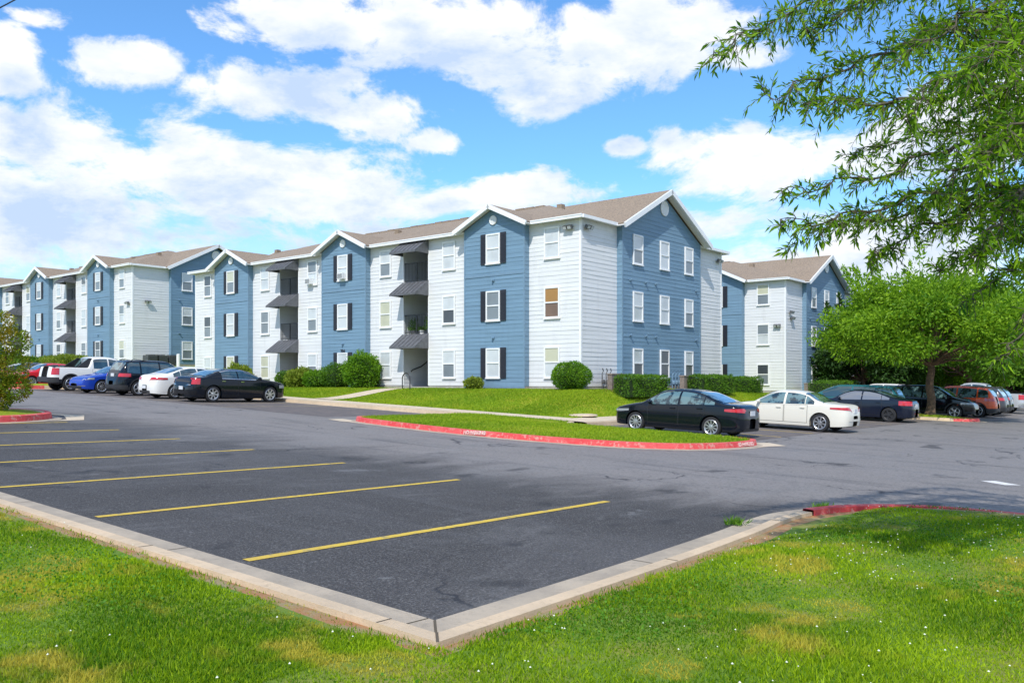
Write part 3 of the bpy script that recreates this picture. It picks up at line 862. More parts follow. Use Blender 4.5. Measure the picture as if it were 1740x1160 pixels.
    if extras:
        def fl(mb):
            mb.box(-.05, .05, -.06, 0, -.04, .04)
            for s in (-1, 1):
                M = Matrix.Translation((s*.13, -.16, .02)) @ Matrix.Rotation(R(28), 4, 'X')
                mb.box(-.11, .11, -.09, .09, -.08, .08, M=M); mb.box(-.09, .09, -.096, -.0905, -.065, .065, mi=1, M=M)
                mb.tube([(0, -.05, 0), (s*.13, -.12, .0)], .018, 6)
        for (x, y, z, r) in extras if isinstance(extras, tuple) else ((-.02, .62, 7.42, -pi/2), (.42, -.02, 7.42, 0)):
            o = shared('fl', 'floodlight', fl, [M_flood, M_lens]); o.location = (x, y, z); o.rotation_euler = (0, 0, r)
        def sc(mb):
            mb.box(-.07, .07, -.05, 0, -.05, .05); mb.lathe([(-.05, .045), (-.13, .055), (-.14, .0)], 10)
        for (x, y, z, f_) in ((-P-.02, 4.97, 5.28, 1), (-P-.02, 4.97, 2.46, 1), (-P-.02, 16.4, 2.46, 1), (3.75, -.32, 5.3, 0), (5.2, -.32, 5.3, 0), (6.2, -.32, 5.3, 0), (10.6, -.32, 5.3, 0),
                           (3.75, -.32, 2.6, 0), (5.2, -.32, 2.6, 0), (6.2, -.32, 2.6, 0), (10.6, -.32, 2.6, 0)):
            o = shared('sc', 'outlet_hood', sc, M_btrim, 30); o.location = (x, y, z); o.rotation_euler = (0, 0, -pi/2 if f_ else 0)
    return rt

B1 = building((32.44, 22.59, 1.345), 'nearest blue and white three storey apartment building with an amber curtained window',
     wins={('f', 0, 2): (LIGHT, LIGHT), ('f', 0, 1): (AMBER, BRN), ('f', 0, 0): (CREAM, LIGHT), ('f', 1, 2): (LIGHT, LIGHT), ('f', 1, 1): (MID, MID), ('f', 1, 0): (LIGHT, LIGHT),
           ('f', 2, 2): (LIGHT, LIGHT), ('f', 2, 1): (LIGHT, DARK), ('f', 2, 0): (LIGHT, MID), ('f', 3, 2): (LIGHT, MID), ('f', 3, 1): (CREAM, CREAM), ('f', 3, 0): (LIGHT, LIGHT),
           ('f', 4, 2): (LIGHT, LIGHT), ('f', 4, 1): (LIGHT, LIGHT), ('f', 4, 0): (LIGHT, MID), ('f', 5, 2): (MID, LIGHT), ('f', 5, 1): (LIGHT, MID), ('f', 5, 0): (LIGHT, MID),
           ('f', 6, 2): (LIGHT, LIGHT), ('f', 6, 0): (CREAM, CREAM), ('f', 7, 0): (CREAM, CREAM), ('s', 0, 0): (LIGHT, DARK), ('s', 1, 0): (DARK, DARK), ('s', 2, 0): (LIGHT, DARK),
           ('s', 0, 2): (LIGHT, MID), ('s', 2, 2): (LIGHT, MID)},
     group='blue and white apartment buildings', extras=((-.02, .62, 7.42, -pi/2), (.42, -.02, 7.42, 0), (13.9, -.02, 7.3, 0)))
# house number on the middle bay
me = text_mesh('704', .26, 'house_number', M_shut)
o = link('house_number', me, B1); o.location = (-.40, 16.4, 2.05); o.rotation_euler = (pi/2, 0, -pi/2)
# window air conditioners
def ac(mb):
    mb.box(-.24, .24, -.30, .02, 0, .34); 
    for k in range(8): mb.box(-.21, .21, -.308, -.3005, .04+k*.034, .055+k*.034, mi=1)
for (x, y, z) in ((-.05, 19.75, 6.16), (-.40, 16.3, 6.18)):
    mb = MB(); ac(mb); o = mb.build('window_air_conditioner', [M_trim, M_flood], B1); o.location = (x, y, z); o.rotation_euler = (0, 0, -pi/2)
B2 = building((33.25, 66.02, 2.95), 'blue and white apartment building up the slope behind the parked white pickup',
     group='blue and white apartment buildings', seed=5, extras=((-.02, .55, 4.85, -pi/2), (1.2, -.02, 5.0, 0)))
B3 = building((58.1, 23.2, .90), 'apartment building behind the broad green tree, beyond the gap at the nearest building',
     group='blue and white apartment buildings', seed=9, extras=((-.02, .55, 4.6, -pi/2), (.7, -.02, 5.55, 0), (.9, -.02, 5.15, 0)))
B5 = building((45, 125.3, 4.2), 'farthest apartment roof and gable just showing over the left end of the row', rz=-pi/2,
     group='blue and white apartment buildings', seed=12, front=False, extras=False)

# ------------------------------------------------------------------ cars
def pchip(pts):
    xs = [p[0] for p in pts]; ys = [p[1] for p in pts]; n = len(xs)
    h = [xs[i+1]-xs[i] for i in range(n-1)]; d = [(ys[i+1]-ys[i])/h[i] for i in range(n-1)]
    m = [0]*n; m[0] = d[0]; m[-1] = d[-1]
    for i in range(1, n-1):
        m[i] = 0 if d[i-1]*d[i] <= 0 else (h[i-1]+h[i])*3/((2*h[i]+h[i-1])/d[i-1]+(h[i]+2*h[i-1])/d[i])
    def f(x):
        x = clamp(x, xs[0], xs[-1]); i = 0
        while i < n-2 and x > xs[i+1]: i += 1
        t = (x-xs[i])/h[i]; t2 = t*t; t3 = t2*t
        return (2*t3-3*t2+1)*ys[i]+(t3-2*t2+t)*h[i]*m[i]+(-2*t3+3*t2)*ys[i+1]+(t3-t2)*h[i]*m[i+1]
    return f
def paint(name, col, rough=.3, metal=.0, coat=.45):
    return mat(name, col, rough, coat=coat, metal=metal, spec=.25)
M_tyre = mat('tyre_rubber', (.018, .018, .02), .8)
M_rim = mat('alloy', (.55, .56, .58), .28, metal=.8)
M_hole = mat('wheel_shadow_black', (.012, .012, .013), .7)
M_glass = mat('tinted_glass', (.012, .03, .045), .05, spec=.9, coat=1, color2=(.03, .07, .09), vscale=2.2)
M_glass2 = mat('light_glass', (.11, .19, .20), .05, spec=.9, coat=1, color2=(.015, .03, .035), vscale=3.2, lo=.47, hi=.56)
M_tail = mat('tail_lamp_red', (.50, .012, .02), .15, coat=1)
M_head = mat('head_lamp', (.30, .32, .34), .1, coat=1)
M_plas = mat('black_plastic', (.022, .022, .024), .5)
M_chr = mat('chrome', (.75, .76, .78), .12, metal=1.)
M_plate = mat('licence_plate', (.62, .64, .66), .4)
WHEEL = {}
def wheel_mesh(r, w, spokes, dark=False, rimr=.68):
    k = (r, w, spokes, dark)
    if k in WHEEL: return WHEEL[k]
    mb = MB()
    mb.lathe([(-w/2+.02, r*.66), (-w/2, r*.80), (-w/2+.012, r*.93), (-w/2+.05, r), (w/2-.05, r), (w/2-.012, r*.93), (w/2, r*.80), (w/2-.02, r*.66)], 36)
    t = mb.mesh('wheel', M_tyre, 40)
    mb = MB(); R1 = r*rimr
    mb.lathe([(-.02, R1+.008), (w/2-.012, R1+.012), (w/2-.002, R1), (w/2-.012, R1-.016), (w/2-.05, R1-.03)], 36)
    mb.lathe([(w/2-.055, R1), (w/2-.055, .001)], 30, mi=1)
    n = spokes
    for i in range(n):
        M = Matrix.Rotation(2*pi*i/n, 4, 'Y'); wd = R1*(1.15/n if n > 6 else .17 if n == 6 else .20)
        j = len(mb.v); pts = []
        for (rr, ww, yy) in ((.05, wd*.75, w/2-.018), (R1*.55, wd*.62, w/2-.022), (R1-.012, wd, w/2-.014)):
            pts += [(rr, yy, -ww), (rr, yy, ww), (rr, yy-.03, ww), (rr, yy-.03, -ww)]
        mb.v += [tuple(M @ Vector(p)) for p in pts]
        for s in (0, 4):
            for a, b in ((0, 1), (1, 2), (3, 0)): mb.f.append((j+s+a, j+s+b, j+s+4+b, j+s+4+a)); mb.mi.append(0)
    mb.lathe([(w/2-.03, .07), (w/2-.008, .062), (w/2-.004, .0)], 16)
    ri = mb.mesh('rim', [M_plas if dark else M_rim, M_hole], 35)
    WHEEL[k] = (t, ri); return WHEEL[k]

def make_car(name, label, cat, loc, rz, P, group='parked cars'):
    rt = thing(name, label, cat, loc, rz, group)
    L2 = P['L']/2; w0 = P['W']/2; top = pchip(P['top']); belt0 = pchip(P['belt']); sill = P.get('sill', .21)
    wx = P['wx']; wr = P['wr']; ra = wr+P.get('gap', .045); zc = wr; pe = P.get('pe', 5.0); tum = P.get('tum', .42); nn = P.get('n', 5.)
    bowf = P.get('bow', .045)
    def plan(x):
        s = min(.99999, abs(x)/L2)
        return w0*(1-bowf*s*s)*(1-s**(pe*2.2))**(1/pe)
    def belt(x): return min(belt0(x), top(x)-.045)
    def bulge(z): 
        t = (z-.52)/.45; return P.get('rake', .035)*t*t
    def X(x, z): return x*(1-bulge(z)*(abs(x)/L2)**8)
    def wid(x, z):
        zb = belt(x); zt = top(x); pw = plan(x)
        if z <= zb:
            t = (z-.62)/.5
            return pw*(1-.035*t*t-.012*(1 if z < .45 else 0)*((.45-z)/.25)**2)
        wb = pw*(1-.035*((zb-.62)/.5)**2)
        u = clamp((z-zb)/max(.02, zt-zb), 0, 1)
        n_ = nn if zt-zb > .22 else 2.6+ (nn-2.6)*clamp((zt-zb-.05)/.17, 0, 1)
        k = tum*plan(x)/w0
        return max(0, (wb-k*(z-zb))*(1-u**n_)**(1/n_))
    def low(x):
        z = sill + P.get('endlift', .05)*(abs(x)/L2)**6
        for c in wx:
            d = abs(x-c)
            if d < ra: z = max(z, zc+sqrt(max(0, ra*ra-d*d)))
        return z
    xs = set(round(-L2*.9999+i*(L2*1.9998)/110, 4) for i in range(111))
    for s in (-1, 1):
        for k in range(1, 12): xs.add(round(s*L2*(1-.00008*2.0**k), 4))
    for c in wx:
        for k in range(0, 21): xs.add(round(c+ra*cos(pi*k/20), 4))
        xs.add(round(c+ra+.004, 4)); xs.add(round(c-ra-.004, 4))
    xs = sorted(xs); xs = [x for i, x in enumerate(xs) if i == 0 or x-xs[i-1] > .0015]
    NJ = 15; NU = 11
    def section(x):
        zl = low(x); zb = belt(x); zt = top(x); row = []
        row.append((X(x, zl), 0, zl))
        for j in range(NJ+1):
            z = zl+(zb-zl)*j/NJ if zb > zl else zl
            row.append((X(x, z), wid(x, z), z))
        for j in range(1, NU+1):
            th = (pi/2)*j/NU; u = sin(th)**(.75)
            z = zb+(zt-zb)*u; y = wid(x, z) if j < NU else 0
            row.append((X(x, z), y, z))
        return row
    rows = [section(x) for x in xs]; M_ = len(rows[0]); mb = MB()
    lowm = P.get('lower')
    for sgn in (1, -1):
        i0 = len(mb.v)
        for r in rows: mb.v += [(a, sgn*b, c) for a, b, c in r]
        for i in range(len(rows)-1):
            for j in range(M_-1):
                q = (i0+i*M_+j, i0+i*M_+j+1, i0+(i+1)*M_+j+1, i0+(i+1)*M_+j)
                mb.f.append(q if sgn > 0 else q[::-1])
                zz = (rows[i][j][2]+rows[i][j+1][2]+rows[i+1][j][2]+rows[i+1][j+1][2])/4
                xm = (xs[i]+xs[i+1])/2
                mi = 0
                if lowm:
                    zl_ = lowm
                    if any(abs(xm-c) < ra+.07 and (xm-c)**2+(zz-zc)**2 < (ra+.065)**2 for c in wx): mi = 1
                    if zz < zl_: mi = 1
                    if P.get('bumper') and abs(xm) > L2-P['bumper'][0] and zz < P['bumper'][1]: mi = 1
                mb.mi.append(mi)
    body = mb.build('body', [P['paint'], M_plas], rt, smooth=32)
    mb = MB(); mb.box(-L2*.93, L2*.93, -w0*.62, w0*.62, sill+.0, .55)
    mb.box(-L2*.8, L2*.8, -w0*.60, w0*.60, sill-.04, sill+.1); mb.build('chassis', M_plas, rt)
    def patch2(xa, xb, zlo, zhi, off, nx=14, nz=5, sgn=1, mb=None, mi=0, ends=True):
        """skin patch on the flank between heights zlo(x), zhi(x)"""
        i0 = len(mb.v)
        for i in range(nx+1):
            x = xa+(xb-xa)*i/nx; a = zlo(x); b = max(zhi(x), a+.004)
            for j in range(nz+1):
                z = a+(b-a)*j/nz; mb.v.append((X(x, z), sgn*(wid(x, z)+off), z))
        for i in range(nx):
            for j in range(nz):
                q = (i0+i*(nz+1)+j, i0+(i+1)*(nz+1)+j, i0+(i+1)*(nz+1)+j+1, i0+i*(nz+1)+j+1)
                mb.f.append(q if sgn < 0 else q[::-1]); mb.mi.append(mi)
        if ends:
            e = len(mb.v)-i0
            ring = [i0+i*(nz+1) for i in range(nx+1)]+[i0+nx*(nz+1)+j for j in range(1, nz+1)]+[i0+i*(nz+1)+nz for i in range(nx-1, -1, -1)]+[i0+j for j in range(nz-1, 0, -1)]
            b0 = len(mb.v)
            for k in ring: v = mb.v[k]; mb.v.append((v[0], v[1]-sgn*(off+.006), v[2]))
            for k in range(len(ring)):
                k2 = (k+1) % len(ring); mb.f.append((ring[k], ring[k2], b0+k2, b0+k)); mb.mi.append(mi)
    G = P.get('glass', M_glass)
    # glass: side windows
    for sgn in (1, -1):
        for (xa, xb) in P['win']:
            mb = MB(); patch2(xa, xb, lambda x: belt(x)+.03, lambda x: min(top(x)-P.get('hdr', .085), 9), .011, 18, 5, sgn, mb)
            mb.build('side_window', G, rt, smooth=40)
        if P.get('trimline'):
            mb = MB(); xa, xb = P['win'][0][0], P['win'][-1][1]
            patch2(min(xa, xb), max(xa, xb), lambda x: belt(x)+.005, lambda x: belt(x)+.03, .014, 30, 1, sgn, mb)
            if P['trimline'] > 1:
                patch2(min(xa, xb)-.03, max(xa, xb)+.03, lambda x: max(belt(x)+.01, top(x)-P.get('hdr', .085)-.002), lambda x: max(belt(x)+.02, top(x)-P.get('hdr', .085)+.022), .014, 30, 1, sgn, mb)
            mb.build('window_trim', M_chr, rt, smooth=40)
        # doors with their handles
        for (xa, xb) in P['doors']:
            mb = MB()
            def zlo(x):
                z = sill+.10
                for c in wx:
                    d = abs(x-c)
                    if d < ra+.06: z = max(z, zc+sqrt((ra+.06)**2-d*d))
                return z
            patch2(xa, xb, zlo, lambda x: belt(x)-.004, .0025, 16, 8, sgn, mb, 1)
            patch2(xa+.012, xb-.012, lambda x: zlo(x)+.012, lambda x: belt(x)-.012, .0075, 16, 8, sgn, mb, 0)
            d = mb.build('door', [P['paint'], M_plas], rt, smooth=40)
            mb = MB(); hx = xa+.10; hz = belt(hx)-.10; y = wid(hx, hz)
            mb.box(hx, hx+.17, sgn*(y+.012) if sgn > 0 else sgn*(y+.045), sgn*(y+.045) if sgn > 0 else sgn*(y+.012), hz-.016, hz+.016)
            mb.build('door_handle', M_chr if P.get('chr') else P['paint'], d)
    # windscreen and rear window: patches over the top surface
    def toppatch(xa, xb, nm, m, frac=.80, off=.010, nx=12, ny=14, zf=None):
        mb = MB()
        for i in range(nx+1):
            x = xa+(xb-xa)*i/nx
            zt = top(x); zb = belt(x); zs = zb+(zt-zb)*.86; ym = wid(x, zs)*frac/.80*.98 if zt-zb > .12 else wid(x, zb+(zt-zb)*.5)*.93
            for j in range(ny+1):
                s = -1+2*j/ny; y = ym*s
                lo_, hi_ = zb, zt
                for _ in range(16):
                    mid = (lo_+hi_)/2
                    if wid(x, mid) > abs(y): lo_ = mid
                    else: hi_ = mid
                sl = (top(x+.01)-top(x-.01))/.02; nl = sqrt(1+sl*sl)
                mb.v.append((X(x, lo_)-sl/nl*off, y, lo_+off/nl))
        for i in range(nx):
            for j in range(ny): mb.f.append((i*(ny+1)+j, (i+1)*(ny+1)+j, (i+1)*(ny+1)+j+1, i*(ny+1)+j+1)); mb.mi.append(0)
        mb.build(nm, m, rt, smooth=50)
    toppatch(*P['ws'], 'windscreen', P.get('glassw', M_glass2)); toppatch(*P['rw'], 'rear_window', P.get('glassr', M_glass2))
    # end patches wrap round the corners: side s (+1 front / -1 rear), angle a0..a1 measured from the nose
    def endpatch(nm, m, s, y0, y1, z0, z1, off=.012, both=True, z0b=None, z1b=None, parent=rt, nseg=12):
        """lamp skin from lateral station y0 (0 centre .. 1 flank edge .. >1 runs back along the flank by metres)"""
        for sg in ((1, -1) if both else (1,)):
            mb = MB()
            for i in range(nseg+1):
                t = y0+(y1-y0)*i/nseg
                if t <= 1:
                    psi = t*pi/2; sx = cos(psi)**(1/2.2*2/pe) if psi < pi/2 else 0
                    # solve the plan curve for this lateral fraction
                    yy = t*w0*.93; lo_, hi_ = L2*.6, L2*.99999
                    for _ in range(30):
                        mid = (lo_+hi_)/2
                        if plan(mid) > yy: lo_ = mid
                        else: hi_ = mid
                    x = lo_
                else:
                    yy = w0*.93; lo_, hi_ = L2*.6, L2*.99999
                    for _ in range(30):
                        mid = (lo_+hi_)/2
                        if plan(mid) > yy: lo_ = mid
                        else: hi_ = mid
                    x = lo_-(t-1)
                f = i/nseg; a = z0+((z0b if z0b is not None else z0)-z0)*f; b = z1+((z1b if z1b is not None else z1)-z1)*f
                for j in range(4):
                    z = a+(b-a)*j/3; zz = min(z, top(s*x)-.012); y = min(wid(s*x, zz), 9)
                    dx = off*(1 if t <= .9 else .6); dy = off*clamp((t-.5)*1.6, 0, 1)
                    mb.v.append((X(s*x, zz)+s*dx, sg*(y if t > .02 else 0)+sg*dy if t > .02 else 0, zz))
            for i in range(nseg):
                for j in range(3): mb.f.append((i*4+j, (i+1)*4+j, (i+1)*4+j+1, i*4+j+1)); mb.mi.append(0)
            mb.build(nm, m, parent, smooth=50)
    for (nm, m, *a) in P['lamps']:
        kw = a[-1] if isinstance(a[-1], dict) else {}
        a = a[:-1] if kw else a
        endpatch(nm, m, *a, **kw)
    # plate
    for s in P.get('plates', (-1,)):
        mb = MB(); z = P.get('platez', .78); x = X(s*L2*.9995, z)
        mb.box(min(x, x+s*.03), max(x, x+s*.03), -.155, .155, z-.075, z+.075); mb.build('licence_plate', M_plate, rt)
    # mirrors
    mx = P['mirror']; 
    for sgn in (1, -1):
        mb = MB(); zb = belt(mx)+.05; y = wid(mx, zb)
        M = Matrix.Translation((mx, sgn*(y+.11), zb+.045))
        mb.lathe([(-.10, .01), (-.085, .06), (-.02, .082), (.05, .078), (.095, .05), (.10, .005)], 12)
        mb.v = [tuple(M @ Vector((vx*.75, vy, vz*.85))) for vx, vy, vz in mb.v]
        mb.box(mx-.03, mx+.03, min(sgn*(y-.03), sgn*(y+.06)), max(sgn*(y-.03), sgn*(y+.06)), zb-.02, zb+.02)
        mb.build('wing_mirror', P['paint'] if not P.get('bmir') else M_plas, rt, smooth=50)
    # wheels
    t, ri = wheel_mesh(wr, P.get('ww', .215), P.get('spokes', 10), P.get('drim', False))
    for c in wx:
        for sgn in (1, -1):
            o = link('wheel', t, rt); o.location = (c, sgn*(w0-P.get('ww', .215)/2-.028), wr); o.rotation_euler = (0, random.random(), 0) if sgn > 0 else (0, random.random(), pi)
            link('rim', ri, o)
    for fn in P.get('extra', ()): fn(rt, dict(top=top, belt=belt, wid=wid, X=X, L2=L2, w0=w0))
    return rt

def mirror_shift(pts, L2): return [(x, z) for x, z in pts]
def sedan(paintm, **k):
    P = dict(L=4.62, W=1.78, paint=paintm, wx=(-1.32, 1.38), wr=.325, sill=.20, mirror=.78,
        top=[(-2.31, .62), (-2.295, .86), (-2.24, .985), (-2.12, 1.035), (-1.72, 1.08), (-1.35, 1.20), (-.85, 1.385), (-.4, 1.45), (.05, 1.46), (.45, 1.40), (.85, 1.20), (1.22, 1.0), (1.55, .94), (1.95, .85), (2.18, .76), (2.28, .64), (2.31, .50)],
        belt=[(-2.31, .90), (-1.6, .985), (-.8, .965), (.3, .925), (1.1, .89), (2.31, .72)],
        win=[(-1.42, -1.08), (-1.05, -.23), (-.16, .86)], doors=[(-1.12, -.20), (-.18, .92)], ws=(1.14, .42), rw=(-1.66, -.82),
        lamps=[('tail_lamp', M_tail, -1, .62, 1.22, .80, .94, dict(z0b=.83, z1b=.90)), ('head_lamp', M_head, 1, .62, 1.35, .60, .70, dict(z0b=.68, z1b=.745)),
               ('grille', M_plas, 1, 0, .55, .48, .60), ('air_intake', M_plas, 1, 0, .72, .26, .40), ('bumper_insert', M_plas, -1, 0, -1*-.70, .22, .30)])
    P.update(k); return P

def yaw_fit(x, y): return (x, y, A(x, y)+.004)
def slope_rot(o, x, y, rz):
    """rest the car on the sloping asphalt"""
    e = .5; n = Vector((-(A(x+e, y)-A(x-e, y))/(2*e), -(A(x, y+e)-A(x, y-e))/(2*e), 1)).normalized()
    q = Vector((0, 0, 1)).rotation_difference(n); o.rotation_mode = 'QUATERNION'
    from mathutils import Quaternion
    o.rotation_quaternion = q @ Quaternion((0, 0, 1), rz)
def put(name, label, cat, x, y, rz, P, **k):
    o = make_car(name, label, cat, (x, y, A(x, y)+.004), rz, P, **k); slope_rot(o, x, y, rz); return o

K_black = paint('paint_black', (.004, .005, .008), .12)
K_dblack = paint('paint_blue_black', (.003, .006, .012), .12)
K_navy = paint('paint_navy', (.006, .010, .024), .14)
K_white = paint('paint_white', (.74, .73, .70), .3)
K_cream = paint('paint_pearl', (.72, .69, .60), .3)
K_red = paint('paint_red', (.55, .012, .02), .25)
K_blue = paint('paint_blue', (.012, .05, .36), .25)
K_teal = paint('paint_teal', (.02, .13, .15), .25)
K_orange = paint('paint_orange_red', (.85, .12, .03), .3)
K_grey = paint('paint_dark_grey', (.07, .072, .08), .28, metal=.4)
K_silver = paint('paint_silver', (.50, .52, .54), .3, metal=.3)

NY, PY, PX, NX = -pi/2, pi/2, 0, pi
# right-hand lot, noses to the lawn (+y)
# compact: nose towards +y; the flank towards the camera faces -x
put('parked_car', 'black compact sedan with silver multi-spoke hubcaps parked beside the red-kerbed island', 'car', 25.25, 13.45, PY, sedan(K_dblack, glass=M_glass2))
buick = sedan(K_cream, L=5.05, W=1.86, wx=(-1.55, 1.27), wr=.33, spokes=8, glass=M_glass2, chr=0, mirror=.72,
    top=[(-2.525, .62), (-2.51, .86), (-2.46, .97), (-2.3, 1.01), (-1.75, 1.045), (-1.4, 1.14), (-1.0, 1.36), (-.6, 1.44), (-.1, 1.455), (.3, 1.39), (.7, 1.18), (1.05, 1.0), (1.4, .955), (2.0, .87), (2.36, .78), (2.48, .66), (2.525, .50)],
    belt=[(-2.525, .88), (-1.7, .96), (-.8, .945), (.3, .92), (1.1, .90), (2.525, .74)], win=[(-1.33, -1.02), (-.99, -.28), (-.20, .74)], doors=[(-1.10, -.24), (-.22, .82)], ws=(.98, .28), rw=(-1.62, -.92),
    lamps=[('tail_lamp', M_tail, -1, .5, 1.26, .80, .93, dict(z0b=.84, z1b=.90)), ('head_lamp', M_head, 1, .6, 1.3, .62, .74), ('grille', M_chr, 1, 0, .45, .52, .68), ('bumper_insert', K_cream, -1, 0, .7, .42, .5)])
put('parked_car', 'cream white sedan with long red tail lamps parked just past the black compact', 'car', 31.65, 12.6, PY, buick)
navy = sedan(K_navy, L=4.8, W=1.83, wx=(-1.42, 1.35), wr=.33, spokes=5, drim=True, glass=mat('grey_glass', (.16, .17, .19), .06, spec=.9, coat=1),
    lamps=[('tail_lamp', M_tail, -1, .66, 1.22, .78, .98), ('head_lamp', M_head, 1, .6, 1.3, .62, .74), ('grille', M_plas, 1, 0, .5, .48, .66)],
    top=[(-2.4, .62), (-2.385, .9), (-2.33, 1.01), (-2.2, 1.05), (-1.85, 1.08), (-1.45, 1.18), (-.85, 1.37), (-.3, 1.44), (.1, 1.44), (.5, 1.36), (.95, 1.13), (1.25, 1.0), (1.6, .95), (2.1, .86), (2.3, .74), (2.4, .52)])
put('parked_car', 'dark navy sedan with dark wheels parked by the trunk of the green tree', 'car', 42.2, 13.1, PY, navy)
van = sedan(K_teal, L=4.9, W=1.85, wx=(-1.5, 1.5), wr=.34, tum=.30, n=6, glass=mat('plain_dark_glass', (.03, .06, .065), .05, spec=.9, coat=1), mirror=1.25,
    top=[(-2.45, .7), (-2.44, 1.0), (-2.38, 1.25), (-2.2, 1.50), (-1.9, 1.61), (-.5, 1.64), (.5, 1.61), (1.0, 1.46), (1.5, 1.22), (1.8, 1.05), (2.15, .92), (2.35, .76), (2.45, .5)],
    belt=[(-2.45, .98), (0, 1.0), (1.5, .95), (2.45, .72)], win=[(-2.1, -1.3), (-1.25, -.2), (-.12, 1.3)], doors=[(-1.25, -.1), (-.08, 1.1)], ws=(1.68, .80), rw=(-2.40, -2.12),
    lamps=[('tail_lamp', M_tail, -1, .74, 1.12, .80, 1.15), ('head_lamp', M_head, 1, .6, 1.3, .62, .74), ('grille', M_plas, 1, 0, .5, .45, .62)])
put('parked_van', 'teal minivan mostly hidden behind the navy sedan', 'minivan', 44.6, 14.3, PY, van)
def roofrails(rt, g):
    for s in (1, -1):
        mb = MB(); x0, x1 = -1.6, .6; mb.tube([(x0, s*.56, g['top'](x0)-.02), (x0+.1, s*.56, g['top'](x0)+.045), (x1-.1, s*.56, g['top'](x1)+.045), (x1, s*.56, g['top'](x1)-.02)], .018, 6)
        mb.build('roof_rail', M_plas, rt)
def suvP(paintm, **k):
    P = dict(L=4.5, W=1.86, paint=paintm, wx=(-1.33, 1.35), wr=.36, gap=.06, sill=.26, mirror=.86, lower=.42, tum=.32, n=6, pe=5, spokes=5, bmir=0, hdr=.11,
        top=[(-2.25, .7), (-2.24, 1.0), (-2.19, 1.20), (-2.05, 1.42), (-1.8, 1.60), (-1.2, 1.68), (-.3, 1.71), (.3, 1.67), (.75, 1.45), (1.2, 1.17), (1.45, 1.09), (1.9, 1.0), (2.14, .88), (2.22, .74), (2.25, .5)],
        belt=[(-2.25, 1.10), (-1, 1.05), (.5, 1.0), (1.3, .98), (2.25, .82)], win=[(-1.85, -1.32), (-1.25, -.30), (-.22, .95)], doors=[(-1.22, -.26), (-.24, .92)], ws=(1.18, .45), rw=(-2.20, -1.86),
        lamps=[('tail_lamp', M_tail, -1, .66, 1.22, .92, 1.08), ('head_lamp', M_head, 1, .58, 1.3, .76, .86), ('grille', M_plas, 1, 0, .5, .56, .82), ('bumper_insert', M_plas, -1, 0, 1.1, .34, .52)],
        platez=.86, extra=(roofrails,))
    P.update(k); return P
put('parked_car', 'black crossover backed in beside the tree trunk, headlamps towards the road', 'crossover', 50.35, 12.05, NY, suvP(K_black, glass=M_glass2))
put('parked_car', 'orange red crossover between the black crossover and the dark grey hatchback', 'crossover', 53.7, 11.6, PY, suvP(K_orange, L=4.4, glass=M_glass2))
put('parked_car', 'dark grey hatchback with pale rear window right of the orange red crossover', 'hatchback', 56.75, 11.7, PY, suvP(K_grey, drim=False, glassr=mat('pale_glass', (.5, .52, .54), .08, coat=1)))
put('parked_car', 'black hatchback squeezed between the dark grey hatchback and the silver pickup', 'hatchback', 59.5, 11.9, PY, suvP(K_black, glassr=M_glass2))
def bed(rt, g):
    mb = MB(); x0, x1 = -g['L2']+.10, -.62-.12; z = g['top'](-2.0)
    mb.box(x0, x1, -g['w0']*.86, g['w0']*.86, z+.004, z+.030)
    mb.build('bed_cover', M_plas, rt)
def pickupP(paintm, **k):
    P = dict(L=5.75, W=2.02, paint=paintm, wx=(-1.75, 1.85), wr=.40, gap=.07, sill=.40, mirror=1.15, tum=.26, n=6, pe=6.5, spokes=6, hdr=.12, endlift=.02, rake=.015, ww=.26,
        top=[(-2.875, .75), (-2.87, 1.18), (-2.84, 1.275), (-2.7, 1.29), (-1.2, 1.29), (-.86, 1.30), (-.72, 1.5), (-.60, 1.78), (-.4, 1.87), (.2, 1.90), (.75, 1.83), (1.15, 1.58), (1.5, 1.32), (1.75, 1.25), (2.4, 1.19), (2.75, 1.10), (2.85, .95), (2.875, .6)],
        belt=[(-2.875, 1.25), (-.7, 1.22), (1.3, 1.18), (2.875, 1.02)], win=[(-.55, .22), (.30, 1.20)], doors=[(-.62, .26), (.28, 1.30)], ws=(1.46, .78), rw=(-.84, -.58),
        lamps=[('tail_lamp', M_tail, -1, .82, 1.10, .90, 1.22), ('head_lamp', M_head, 1, .62, 1.2, .86, 1.02), ('grille', M_chr, 1, 0, .58, .70, 1.02), ('rear_bumper', M_chr, -1, 0, 1.10, .50, .68, dict(off=.06))],
        platez=.60, extra=(bed,))
    P.update(k); return P
put('pickup_truck', 'silver white pickup truck parked at the far end of the row by the trees', 'pickup truck', 63.4, 12.3, PY, pickupP(K_silver, lower=.0))
put('parked_car', 'white van, its roof showing above the dark grey hatchback near the tree line', 'van', 62.5, 18.0, PY, dict(van, paint=K_white, L=4.9))

